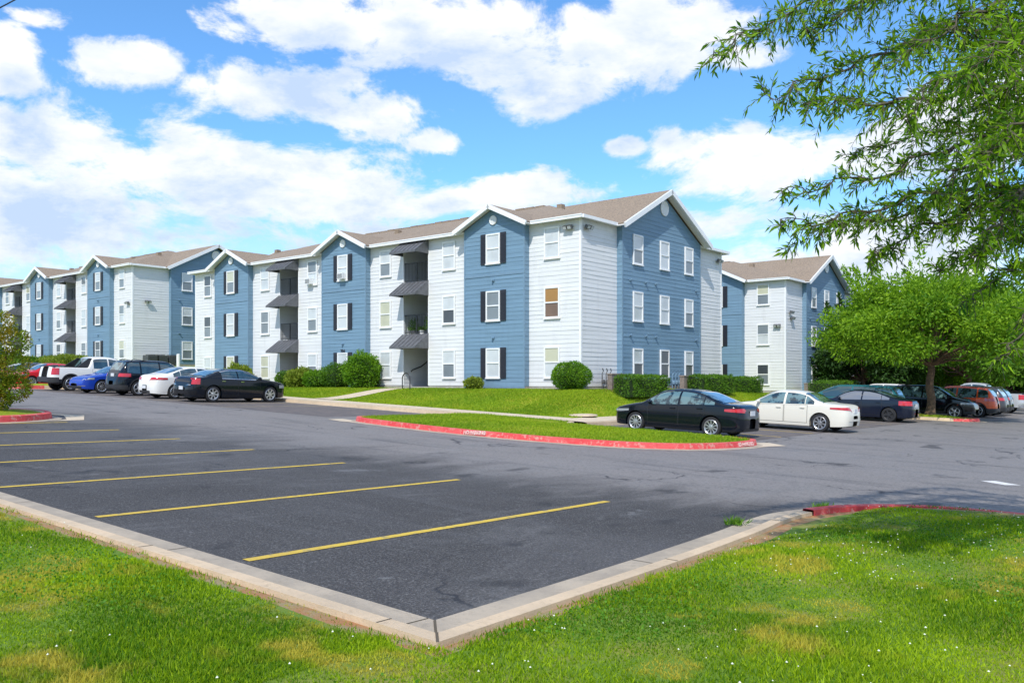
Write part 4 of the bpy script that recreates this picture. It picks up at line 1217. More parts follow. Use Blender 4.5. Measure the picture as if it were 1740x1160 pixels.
# left-hand lot, in a row below the apartments (+x is towards the building)
chry = sedan(K_dblack, L=4.85, W=1.90, wx=(-1.42, 1.50), wr=.365, spokes=7, trimline=2, chr=1, hdr=.08, mirror=.86, bow=.03, pe=6,
    top=[(-2.425, .64), (-2.415, .92), (-2.37, 1.05), (-2.25, 1.10), (-1.85, 1.13), (-1.5, 1.24), (-1.0, 1.41), (-.5, 1.475), (0, 1.475), (.45, 1.40), (.85, 1.22), (1.12, 1.09), (1.5, 1.03), (2.05, .95), (2.33, .86), (2.40, .72), (2.425, .5)],
    belt=[(-2.425, .98), (-1.6, 1.05), (-.8, 1.03), (.3, 1.01), (1.1, .98), (2.425, .80)], win=[(-1.02, -.25), (-.18, .88)], doors=[(-1.14, -.22), (-.20, .94)], ws=(1.08, .42), rw=(-1.74, -.92), glass=M_glass,
    lamps=[('tail_lamp', M_tail, -1, .80, 1.12, .78, 1.04), ('head_lamp', M_head, 1, .62, 1.22, .66, .80), ('grille', M_chr, 1, 0, .5, .50, .76), ('rear_trim', M_chr, -1, 0, .78, .74, .765, dict(off=.02)), ('rear_bumper', K_black, -1, 0, 1.0, .34, .5)], platez=.60, glassr=M_glass2)
put('parked_car', 'long black sedan with chrome window trim at the end of the left row', 'car', 22.15, 34.9, PX, chry)
white = sedan(K_white, L=4.7, W=1.84, wr=.335, spokes=10, lamps=[('tail_lamp', M_tail, -1, .50, 1.30, .84, .99, dict(z0b=.88, z1b=.96)), ('bumper_insert', M_plas, -1, 0, .55, .26, .36)], platez=.52)
white = dict(white)
put('parked_car', 'white rounded sedan with almond red tail lamps beside the long black sedan', 'car', 22.0, 37.95, PX, dict(white, **{'top': [(-2.35, .62), (-2.335, .9), (-2.28, 1.03), (-2.15, 1.08), (-1.85, 1.12), (-1.45, 1.24), (-.85, 1.44), (-.4, 1.50), (.05, 1.50), (.45, 1.43), (.85, 1.22), (1.22, 1.02), (1.55, .96), (2.0, .86), (2.22, .76), (2.32, .64), (2.35, .50)]}))
put('parked_car', 'black boxy four wheel drive with red tail lamps between blue and white sedans', 'sport utility vehicle', 22.1, 41.5, PX, suvP(K_dblack, L=4.6, tum=.28, wr=.37, platez=1.0,
    top=[(-2.3, .7), (-2.295, 1.05), (-2.26, 1.2), (-2.1, 1.52), (-1.95, 1.66), (-1.6, 1.73), (-.4, 1.75), (.2, 1.72), (.6, 1.55), (1.0, 1.22), (1.2, 1.13), (1.9, 1.06), (2.18, .98), (2.27, .8), (2.3, .5)], ws=(1.0, .35), win=[(-1.95, -1.28), (-1.2, -.30), (-.22, .82)], rw=(-2.25, -2.0)))
blue = sedan(K_blue, L=4.8, W=1.85, wr=.345, spokes=10, plates=(), lamps=[('head_lamp', M_head, 1, .60, 1.28, .68, .76, dict(z0b=.70, z1b=.80)), ('grille', M_chr, 1, 0, .50, .48, .74, dict(off=.016)), ('air_intake', M_plas, 1, 0, .8, .24, .36), ('fog_trim', M_chr, 1, .5, .95, .36, .385)])
put('parked_car', 'blue sedan backed in with its grille towards the drive, beside the white pickup', 'car', 21.9, 44.8, NX, blue)
def sails(rt, g):
    for s in (1, -1):
        mb = MB(); pts = [(-1.45, 1.27), (-.58, 1.27), (-.58, 1.80), (-.72, 1.80)]
        y0, y1 = s*g['w0']*.86, s*g['w0']*.80
        i = len(mb.v); mb.v += [(x, y0-(z-1.27)*s*.28, z) for x, z in pts]+[(x, y1-(z-1.27)*s*.28, z) for x, z in pts]
        for f in ((0, 1, 2, 3), (7, 6, 5, 4), (0, 4, 5, 1), (1, 5, 6, 2), (2, 6, 7, 3), (3, 7, 4, 0)): mb.f.append(tuple(i+k for k in f)); mb.mi.append(0)
        mb.build('sail_panel', M_plas, rt)
put('pickup_truck', 'white crew cab pickup with dark sail panels and red upright tail lamps', 'pickup truck', 22.3, 48.5, PX, pickupP(K_white, lower=.62, extra=(bed, sails), lamps=[('tail_lamp', M_tail, -1, .80, 1.10, .86, 1.22), ('rear_bumper', M_plas, -1, 0, 1.12, .46, .72, dict(off=.07)), ('head_lamp', M_head, 1, .62, 1.2, .86, 1.02), ('grille', M_chr, 1, 0, .58, .70, 1.02)], L=5.5))
redp = sedan(K_red, L=4.6, W=1.8, wr=.33, spokes=9, plates=(), lamps=[('head_lamp', M_head, 1, .60, 1.28, .68, .76, dict(z0b=.70, z1b=.80)), ('grille', M_plas, 1, 0, .50, .48, .70), ('air_intake', M_plas, 1, 0, .8, .24, .36)])
put('parked_car', 'bright red sedan beyond the white pickup, partly behind the leafy shrub', 'car', 22.4, 54.6, NX, redp)
put('parked_car', 'dark sedan, its roof just visible behind the bright red sedan', 'car', 22.8, 58.0, PX, sedan(K_grey, L=4.6))

# ------------------------------------------------------------------ foliage
def leaf_mesh(name, base, dirs, length, width, m, tint=None, droop=.0, fold=False):
    """one diamond leaf per row: base point, direction, length, width"""
    n = len(base); base = np.asarray(base, float); d = np.asarray(dirs, float); d /= np.linalg.norm(d, axis=1)[:, None]+1e-9
    length = np.broadcast_to(np.asarray(length, float), (n,)); width = np.broadcast_to(np.asarray(width, float), (n,))
    r = np.random.normal(size=(n, 3)); s = np.cross(d, r); s /= np.linalg.norm(s, axis=1)[:, None]+1e-9
    tip = base+d*length[:, None]; tip[:, 2] -= droop*length
    mid = base+d*(length*.45)[:, None]; mid[:, 2] += droop*length*.1
    V = np.empty((n, 4, 3)); V[:, 0] = base; V[:, 1] = mid+s*width[:, None]/2; V[:, 2] = tip; V[:, 3] = mid-s*width[:, None]/2
    me = bpy.data.meshes.new(name); me.vertices.add(4*n); me.vertices.foreach_set('co', V.reshape(-1))
    me.loops.add(4*n); me.loops.foreach_set('vertex_index', np.arange(4*n, dtype=np.int32))
    me.polygons.add(n); me.polygons.foreach_set('loop_start', np.arange(0, 4*n, 4, dtype=np.int32)); me.polygons.foreach_set('loop_total', np.full(n, 4, dtype=np.int32))
    if tint is None: tint = np.random.rand(n)
    a = me.attributes.new('tint', 'FLOAT', 'FACE'); a.data.foreach_set('value', np.asarray(tint, np.float32))
    me.materials.append(m); me.update(); me.validate(); return me

L_willow = leafmat('willow_oak_leaves', (.035, .14, .006), (.34, .56, .015), .5)
L_lime = leafmat('bright_green_leaves', (.08, .22, .008), (.32, .52, .020), .45)
L_mid = leafmat('green_leaves', (.05, .16, .010), (.17, .33, .015), .35)
L_dark = leafmat('dark_green_leaves', (.018, .055, .008), (.05, .12, .012), .25)
L_hedge = leafmat('hedge_leaves', (.04, .13, .008), (.15, .30, .012), .3)
L_bush = leafmat('round_bush_leaves', (.06, .18, .008), (.20, .38, .012), .3)
L_phot = leafmat('photinia_leaves', (.06, .15, .008), (.26, .36, .015), .4, tip=((.42, .24, .02), 2.2, .44, .62, .6))
L_yel = leafmat('yellow_green_leaves', (.16, .24, .02), (.30, .36, .04), .35)
M_bark = mat('bark', (.20, .12, .07), .9, color2=(.10, .065, .045), vscale=9, bump=.8, bscale=18)
M_branch = mat('grey_branch_bark', (.10, .085, .06), .9)
M_twig = mat('twig_bark', (.09, .06, .04), .9)
M_core = mat('foliage_core', (.02, .05, .008), .95, var=.5, vscale=3)

def rnd_dirs(n):
    v = np.random.normal(size=(n, 3)); return v/np.linalg.norm(v, axis=1)[:, None]

def crown_tree(name, label, x, y, z, height, rad, m, n_leaf=30000, leaf=.14, trunk_h=1.8, trunk_r=.16, clumps=60, group=None, seed=1, flat=.62, wisps=10, lean=(0, 0), lo=-.9):
    rs = np.random.RandomState(seed); random.seed(seed)
    t = thing(name, label, 'tree', (x, y, z), 0, group)
    ch = height-trunk_h; cz = trunk_h+ch*.48
    mb = MB(); tr = []
    for k in range(7):
        f = k/6; tr.append((lean[0]*f+.06*sin(k*1.3), lean[1]*f+.05*cos(k*1.9), f*(trunk_h+.3)-.15*(k == 0)))
    mb.tube(tr, [trunk_r*(1.55 if k == 0 else 1.12-.3*k/6) for k in range(7)], 10)
    C = []
    for i in range(clumps):
        th = rs.uniform(0, 2*pi); u = rs.uniform(lo, 1); rr = rs.uniform(.45, 1.0)**.6
        q = np.array([cos(th)*sqrt(1-u*u)*rad*rr, sin(th)*sqrt(1-u*u)*rad*rr, cz+u*ch*.5*rr])
        q[2] -= .12*ch*(np.hypot(q[0], q[1])/rad)**2
        C.append((q, rs.uniform(.16, .30)*rad))
    top = tr[-1]
    for i in range(0, clumps, 3):
        q, r = C[i]; b = Vector(top); e = Vector(q); mdl = b.lerp(e, .5)+Vector((0, 0, -.08*rad)); 
        mb.tube([b-Vector((0, 0, .25)), b.lerp(mdl, .5)+Vector((0, 0, .05)), mdl, e], [trunk_r*.42, trunk_r*.32, trunk_r*.2, trunk_r*.05], 6)
    mb.build('trunk', M_bark, t, smooth=60)
    per = n_leaf//clumps; B = []; D = []; T = []
    for i, (q, r) in enumerate(C):
        d = rs.normal(size=(per, 3)); d /= np.linalg.norm(d, axis=1)[:, None]
        rr = r*rs.uniform(.35, 1.05, per)**.7
        p = q+d*rr[:, None]*np.array([1.15, 1.15, flat*1.05])
        B.append(p); dd = d*.7+rs.normal(size=(per, 3))*.5; dd[:, 2] -= .15; D.append(dd)
        T.append(np.clip(rs.normal(.25+.5*((i*37) % 10)/10, .22, per), 0, 1))
    for k in range(wisps):                     # loose shoots that break the outline
        th = rs.uniform(0, 2*pi); q = np.array([cos(th)*rad*rs.uniform(.2, .85), sin(th)*rad*rs.uniform(.2, .85), cz+ch*rs.uniform(.15, .42)])
        dr = np.array([cos(th)*rs.uniform(.1, .8), sin(th)*rs.uniform(.1, .8), rs.uniform(.5, 1.2)]); nn_ = per//3
        f = rs.uniform(0, 1, nn_); p = q+dr*f[:, None]*rad*.42+rs.normal(size=(nn_, 3))*.05*rad*(1.15-f[:, None])
        B.append(p); D.append(dr+rs.normal(size=(nn_, 3))*.6); T.append(rs.uniform(.2, .9, nn_))
    B = np.concatenate(B); D = np.concatenate(D); T = np.concatenate(T); n = len(B)
    me = leaf_mesh('crown', B, D, leaf*rs.uniform(.6, 1.35, n), leaf*.42*rs.uniform(.7, 1.3, n), m, T)
    link('crown', me, t); return t

G_row = 'trees behind the right parking lot'
crown_tree('lot_tree', 'broad bright green tree on the small kerbed island beside the navy sedan', 47.4, 11.35, A(47.4, 11.3)+.16, 6.9, 4.8, L_lime, 60000, .20, 2.5, .20, 120, seed=3, wisps=26, flat=.55, lo=-.62)
crown_tree('lot_tree', 'tall mid green tree behind the silver pickup at the edge of view', 69, 14.0, A(69, 14), 9.5, 5.2, L_mid, 36000, .28, 2.2, .2, 70, G_row, 4)
crown_tree('lot_tree', 'dark green tree just behind the black crossover and orange red crossover', 66, 20.5, A(66, 20)+.1, 6.6, 4.6, L_dark, 30000, .30, 1.6, .2, 60, G_row, 5)
crown_tree('lot_tree', 'mid green tree left behind the bright island tree, near the far apartment corner', 75, 27.0, .3, 6.0, 4.0, L_mid, 26000, .30, .8, .2, 55, G_row, 6)
crown_tree('lot_tree', 'yellow green low tree behind the silver pickup bed', 74, 16.0, 0, 5.2, 3.8, L_lime, 20000, .28, .9, .14, 45, G_row, 7)
crown_tree('lot_tree', 'dark tree filling the gap beyond the parked hatchbacks', 82, 20, -.5, 10.5, 7, L_dark, 30000, .36, .5, .22, 60, G_row, 8)
crown_tree('lot_tree', 'farthest dark tree in the gap left of the green island tree trunk', 90, 33, .4, 9.0, 7.0, L_dark, 26000, .40, .5, .22, 60, G_row, 9)
crown_tree('lot_tree', 'large dark tree closing the far right end of the parking lot', 92, 15.5, 0, 10.5, 7.0, L_mid, 26000, .40, .5, .22, 60, G_row, 10)
crown_tree('lot_tree', 'low dark thicket tree closing the lane at the right edge', 104, 15, -.6, 8.0, 7.5, L_dark, 22000, .45, .5, .22, 50, G_row, 11)
crown_tree('lot_tree', 'low green thicket tree seen between the hatchbacks and the pickup', 96, 26, -.3, 7.5, 7.0, L_mid, 22000, .45, .4, .22, 50, G_row, 12)

def bush(name, label, x, y, r, h, m, n=5000, leaf=.07, z=None, group=None, box=None, seed=1, loose=0., cat='bush', core=True, up=0.):
    """clipped or loose shrub: a leafy skin over a twiggy core. box=(lx, ly) makes a clipped hedge"""
    rs = np.random.RandomState(seed)
    z = LZ(x, y) if z is None else z
    t = thing(name, label, cat, (x, y, z), 0, group)
    if box:
        lx, ly = box; k = n
        f = rs.rand(k, 3); face = rs.choice(5, k, p=np.array([ly*h, ly*h, lx*h, lx*h, lx*ly])/(2*ly*h+2*lx*h+lx*ly))
        p = np.empty((k, 3)); p[:, 0] = (f[:, 0]-.5)*lx; p[:, 1] = (f[:, 1]-.5)*ly; p[:, 2] = f[:, 2]*h
        nr = np.zeros((k, 3))
        for fi, (ax, v) in enumerate(((0, -lx/2), (0, lx/2), (1, -ly/2), (1, ly/2), (2, h))):
            s = face == fi; p[s, ax] = v; nr[s, ax] = np.sign(v)
        bump = .05*np.sin(p[:, 0]*3.1+seed)*np.sin(p[:, 1]*2.7)+.04*np.sin(p[:, 2]*6+p[:, 1]*4+p[:, 0]*3)
        p += nr*(bump[:, None]+rs.normal(size=(k, 1))*.03)
        # rounded edges
        c = np.array([0, 0, h*.45]); q = (p-c)/np.array([lx/2, ly/2, h*.55]); m_ = np.sort(np.abs(q), axis=1); ex = np.clip(m_[:, 1]-.82, 0, 1)*.35; p = c+(p-c)*(1-ex[:, None])
        d = nr+rs.normal(size=(k, 3))*.7
    else:
        k = n; d0 = rnd = rs.normal(size=(k, 3)); d0 /= np.linalg.norm(d0, axis=1)[:, None]; d0[:, 2] = np.where(rs.rand(k) < .42, -np.abs(d0[:, 2])*.92, np.abs(d0[:, 2]))
        rad = 1+.09*np.sin(d0[:, 0]*5+seed)*np.sin(d0[:, 1]*6+seed*2)+loose*np.sin(d0[:, 0]*9+seed*3)*np.sin(d0[:, 2]*8)*1.2+rs.normal(size=k)*(.03+loose*.5)
        rad *= np.where(rs.rand(k) < .3, rs.uniform(.75, 1, k), 1)
        p = d0*rad[:, None]*np.array([r, r, h*.52]); p[:, 2] += h*.48; p[:, 2] = np.where(p[:, 2] < .02, rs.uniform(.02, h*.3, k), p[:, 2])
        d = d0+rs.normal(size=(k, 3))*.7+np.array([0, 0, up])
    tint = np.clip(rs.normal(.45, .28, k)+.15*np.sin(p[:, 0]*4+p[:, 2]*5), 0, 1)
    me = leaf_mesh('foliage', p, d, leaf*rs.uniform(.6, 1.4, k), leaf*.5, m, tint); link('foliage', me, t)
    if core:
        mb = MB()
        if box: mb.box(-box[0]/2+.1, box[0]/2-.1, -box[1]/2+.1, box[1]/2-.1, 0, h-.1)
        else: mb.lathe([(.05, r*.35), (h*.2, r*.62), (h*.5, r*.74), (h*.75, r*.55), (h*.86, r*.3), (h*.88, .01)], 14, axis='z')
        mb.build('branches', M_core, t)
    mb = MB()
    for kx in (-.06, .05): mb.tube([(kx, 0, -.1), (kx*2, kx, h*.4)], .03, 5)
    mb.build('stem', M_bark, t)
    return t

Gh = 'clipped hedges at the building ends'
def onpx(px, xx=None, yy=None):
    q = (px-CX)/FPX
    return xx*(.6353-.7725*q)/(.7725+.6353*q) if xx is not None else yy*(.7725+.6353*q)/(.6353-.7725*q)
bush('round_bush', 'ball shaped clipped green bush at the white corner of the nearest building', 31.6, 22.55, .86, 1.25, L_bush, 9000, .075, seed=2, group=None)
def hedge(label, px0, px1, yy, h, ly=.95, seed=1, m=None, n=7000):
    xa, xb = onpx(px0, yy=yy), onpx(px1, yy=yy)
    return bush('hedge', label, (xa+xb)/2, yy, 1, h, m or L_hedge, n, .075, group=Gh, box=(xb-xa, ly), seed=seed, cat='hedge')
hedge('clipped box hedge under the ground floor windows of the nearest blue end wall', 1056, 1124, 20.6, .92, seed=4)
hedge('clipped hedge above the roof of the black compact sedan, longer of the touching two', 1180, 1236, 21.0, .9, seed=5)
hedge('shorter clipped hedge joined to the right end of a longer one', 1238, 1284, 21.9, .85, seed=6)
hedge('clipped hedge below the far building, left of the white utility box', 1385, 1450, 20.6, 1.0, seed=7)
hedge('clipped hedge behind the teal minivan, right of the white utility box', 1466, 1502, 21.5, 1.0, seed=8, n=5000)
Gs = 'shrubs along the front wall'
bush('shrub', 'tallest loose green shrub by the front wall, left of the bicycle rack', 31.55, 36.7, .95, 1.85, L_bush, 9000, .11, seed=11, loose=.10, group=Gs, up=.3)
bush('shrub', 'dense dark green shrub left of the tallest one by the front wall', 31.5, 38.9, .85, 1.35, L_hedge, 6000, .08, seed=12, loose=.05, group=Gs)
bush('shrub', 'pale feathery shrub under the shuttered window with an air conditioner', 31.5, 42.0, .85, 1.0, L_yel, 5000, .16, seed=13, loose=.14, group=Gs, up=.9)
bush('shrub', 'low mid green shrub between the feathery and the dense shrubs', 31.4, 40.5, .75, .95, L_bush, 4000, .10, seed=14, loose=.08, group=Gs)
bush('shrub', 'small dark shrub at the right jamb of the farther stair opening', 31.4, 43.7, .5, .95, L_hedge, 3000, .08, seed=15, loose=.08, group=Gs)
bush('shrub', 'spiky pale green shrub just behind the bonnet of the long black sedan', 30.8, 47.6, .7, 1.15, L_yel, 3500, .22, seed=16, loose=.2, group=Gs, up=1.2)
bush('shrub', 'little yellow green tuft below the shuttered bay nearest the corner', 31.3, 28.15, .42, .55, L_yel, 2200, .10, seed=17, loose=.08, group=Gs)
for i, (yy, hh, lab) in enumerate(((72, .8, 'long pale shrub showing above the white pickup cab'), (77, .7, 'dark shrub above the white pickup bed'), (82, .9, 'pale green shrub above the bright red sedan'), (88, 1.1, 'leftmost pale shrub below the far blue bay'))):
    bush('shrub', lab, 31.0, yy, 1.9, hh, L_yel if i % 2 == 0 else L_hedge, 5000, .16, z=LZ(31, yy), seed=20+i, loose=.1, group=Gs)
# big shrub on the left island
bx = at(-14, 645, 23.5)
def photinia():
    rs = np.random.RandomState(5); x, y = bx.x, bx.y; z = A(x, y)-.02
    t = thing('ornamental_shrub', 'tall leafy shrub with bronze new leaves on the left kerbed island', 'shrub', (x, y, z))
    B = []; D = []; T = []
    for (cx, cy, cz, r) in ((0, 0, 2.6, .62), (.35, -.3, 2.2, .50), (-.3, .3, 2.1, .6), (.3, -.3, 1.55, .55), (0, 0, 1.2, .6), (.42, -.35, .95, .45), (-.4, .4, 1.4, .6), (.05, -.1, .62, .40), (-.5, .6, 2.5, .6)):
        k = 1500; d = rs.normal(size=(k, 3)); d /= np.linalg.norm(d, axis=1)[:, None]
        B.append(np.array([cx, cy, cz-.1])+d*(r*rs.uniform(.4, 1.08, k)**.6)[:, None]*np.array([1, 1, .8])); D.append(d*.8+rs.normal(size=(k, 3))*.5+np.array([0, 0, .3])); T.append(np.clip(rs.normal(.5, .3, k), 0, 1))
    link('foliage', leaf_mesh('foliage', np.concatenate(B), np.concatenate(D), .085, .036, L_phot, np.concatenate(T)), t)
    mb = MB()
    for k in range(7):
        a = k*2*pi/7; mb.tube([(cos(a)*.08, sin(a)*.08, -.05), (cos(a)*.25, sin(a)*.25, .8), (cos(a)*.4, sin(a)*.45, 1.9)], [.035, .025, .012], 5)
    mb.build('stem', M_bark, t)
photinia()

# ------------------------------------------------------------------ the overhanging tree, trunk outside the view on the near lawn
def overhang():
    rs = np.random.RandomState(21); random.seed(21)
    tx, ty = 11.3, -1.6; tz = near_z(11, 2)-.05
    t = thing('willow_oak', 'large narrow-leaved tree leaning into view from the near lawn, branches against the sky', 'tree', (tx, ty, tz))
    O = Vector((tx, ty, tz)); mb = MB(); fork = Vector((tx-.1, ty+.2, 3.1))
    mb.tube([O-Vector((0, 0, .2)), O+Vector((.03, .02, 1.2)), fork, fork+Vector((.1, .1, 2.6)), fork+Vector((0, .2, 5.))], [.24, .19, .165, .11, .05], 12)
    # limbs: (points as directions and distances)
    G = [[(1700, -60, 9.), (1560, -45, 8.3), (1390, 0, 7.8), (1290, 50, 7.5), (1212, 92, 7.3)],
         [(1780, 60, 8.6), (1600, 50, 8.), (1470, 105, 7.6), (1370, 140, 7.4), (1298, 168, 7.2)],
         [(1800, 170, 8.5), (1650, 160, 7.8), (1520, 175, 7.4), (1430, 170, 7.2), (1372, 186, 7.1)],
         [(1800, 260, 8.4), (1650, 240, 7.6), (1520, 290, 7.2), (1410, 312, 7.), (1328, 330, 6.9)],
         [(1800, 330, 8.2), (1640, 320, 7.5), (1500, 350, 7.1), (1400, 375, 6.9), (1318, 378, 6.8)],
         [(1800, 330, 8.6), (1650, 330, 8.), (1500, 372, 7.6), (1400, 385, 7.4), (1335, 415, 7.3)],
         [(1800, 380, 8.6), (1690, 350, 8.), (1580, 380, 7.6), (1510, 420, 7.4), (1480, 440, 7.3)],
         [(1830, 400, 8.4), (1720, 400, 7.8), (1640, 430, 7.4), (1590, 462, 7.2)],
         [(1850, 440, 8.), (1760, 440, 7.5), (1690, 470, 7.2), (1640, 520, 7.)],
         [(1870, 500, 7.8), (1790, 500, 7.3), (1735, 560, 7.), (1700, 620, 6.9)],
         [(1800, -80, 9.5), (1650, -60, 8.8), (1520, -20, 8.3), (1420, 30, 8.), (1370, 60, 7.9)],
         [(1800, -20, 8.), (1680, 10, 7.4), (1590, 60, 7.), (1530, 95, 6.9)],
         [(1800, 100, 8.), (1700, 110, 7.2), (1600, 130, 6.8), (1540, 200, 6.6)],
         [(1820, 210, 7.6), (1730, 230, 7.), (1640, 290, 6.6), (1580, 330, 6.5)],
         [(1820, 300, 7.4), (1740, 330, 6.8), (1680, 400, 6.5), (1650, 440, 6.4)],
         [(1840, 20, 7.), (1760, 60, 6.3), (1680, 90, 6.), (1630, 150, 5.9)],
         [(1840, 160, 7.), (1770, 190, 6.3), (1700, 240, 6.), (1650, 280, 5.9)],
         [(1850, 200, 10), (1740, 200, 9.6), (1640, 220, 9.3), (1520, 240, 9.2), (1440, 270, 9.1)],
         [(1850, -120, 8.), (1740, -90, 7.6), (1620, -70, 7.4), (1500, -60, 7.2), (1400, -30, 7.1)]]
    B = []; D = []; Ln = []; T = []
    G += [[(1850, 20, 8.4), (1740, 30, 7.8), (1640, 60, 7.4), (1560, 40, 7.3)], [(1850, 230, 8.8), (1760, 240, 8.2), (1680, 180, 7.9), (1600, 215, 7.8)],
          [(1860, 360, 8.2), (1770, 370, 7.7), (1700, 330, 7.4), (1610, 395, 7.3)], [(1860, 120, 7.8), (1780, 130, 7.2), (1700, 150, 7.), (1640, 120, 6.9)]]
    for gi, g in enumerate(G):
        P = [at(*q) for q in g]
        start = fork+Vector((0, 0, clamp(P[0].z-fork.z-1.0, -.6, 4.2)))
        ctrl = [start, start.lerp(P[0], .55)+Vector((0, 0, .25))]+P
        C = catmull(ctrl, 7); C = [Vector(c) for c in C]; n = len(C)
        for i in range(8, n): C[i] += Vector((sin(i*1.3+gi), cos(i*1.7+gi*2), .8*sin(i*.9+gi)))*.045
        mb.tube(C, [max(.003, .042*(1-i/(n-1))**1.5+.003) for i in range(n)], 6)
        i0 = 7
        for i in range(i0, n):
            f = i/(n-1); dirb = (C[min(i+1, n-1)]-C[i-1]).normalized()
            for k in range(random.choice((7, 8, 9)) if f < .5 else 8 if f < .7 else 6 if f < .85 else 4):
                ln = random.uniform(.20, .62)*(1.12-.74*f)*(.62 if 3 <= gi <= 9 else 1)
                sd_ = Vector(rs.normal(size=3)); sd_ = (sd_-dirb*sd_.dot(dirb)).normalized()
                td = (dirb*.6+sd_*random.uniform(.35, 1.2)+Vector((0, 0, -.18))).normalized()
                o = C[i].lerp(C[i-1], random.random())
                e = o+td*ln+Vector((0, 0, -.16*ln)); mm = o.lerp(e, .5)+Vector((0, 0, .05*ln))
                mb.tube([o, mm, e], [.0045, .003, .0015], 3, cap=False)
                nl = int(ln/.026); hue = rs.rand()
                for q in range(nl):
                    u = .12+.88*q/nl; p = (o.lerp(mm, u*2) if u < .5 else mm.lerp(e, u*2-1))
                    out = Vector(rs.normal(size=3)); out = (out-td*out.dot(td)).normalized()
                    B.append(p); D.append(td*.75+out*.8+Vector((0, 0, -.12))); Ln.append(rs.uniform(.045, .105)); T.append(clamp(.65*hue+rs.normal(.12, .2), 0, 1))
    B = np.array([tuple(b) for b in B])-np.array(O); D = np.array([tuple(d) for d in D]); Ln = np.array(Ln)
    me = leaf_mesh('crown', B, D, Ln, Ln*.25, L_willow, np.array(T), droop=.08)
    # the rest of the crown, above and behind what the picture shows
    link('crown', me, t)
    mb.v = [(v[0]-O.x, v[1]-O.y, v[2]-O.z) for v in mb.v]
    mb.build('trunk', M_branch, t, smooth=60)
    print('overhang leaves', len(Ln))
overhang()

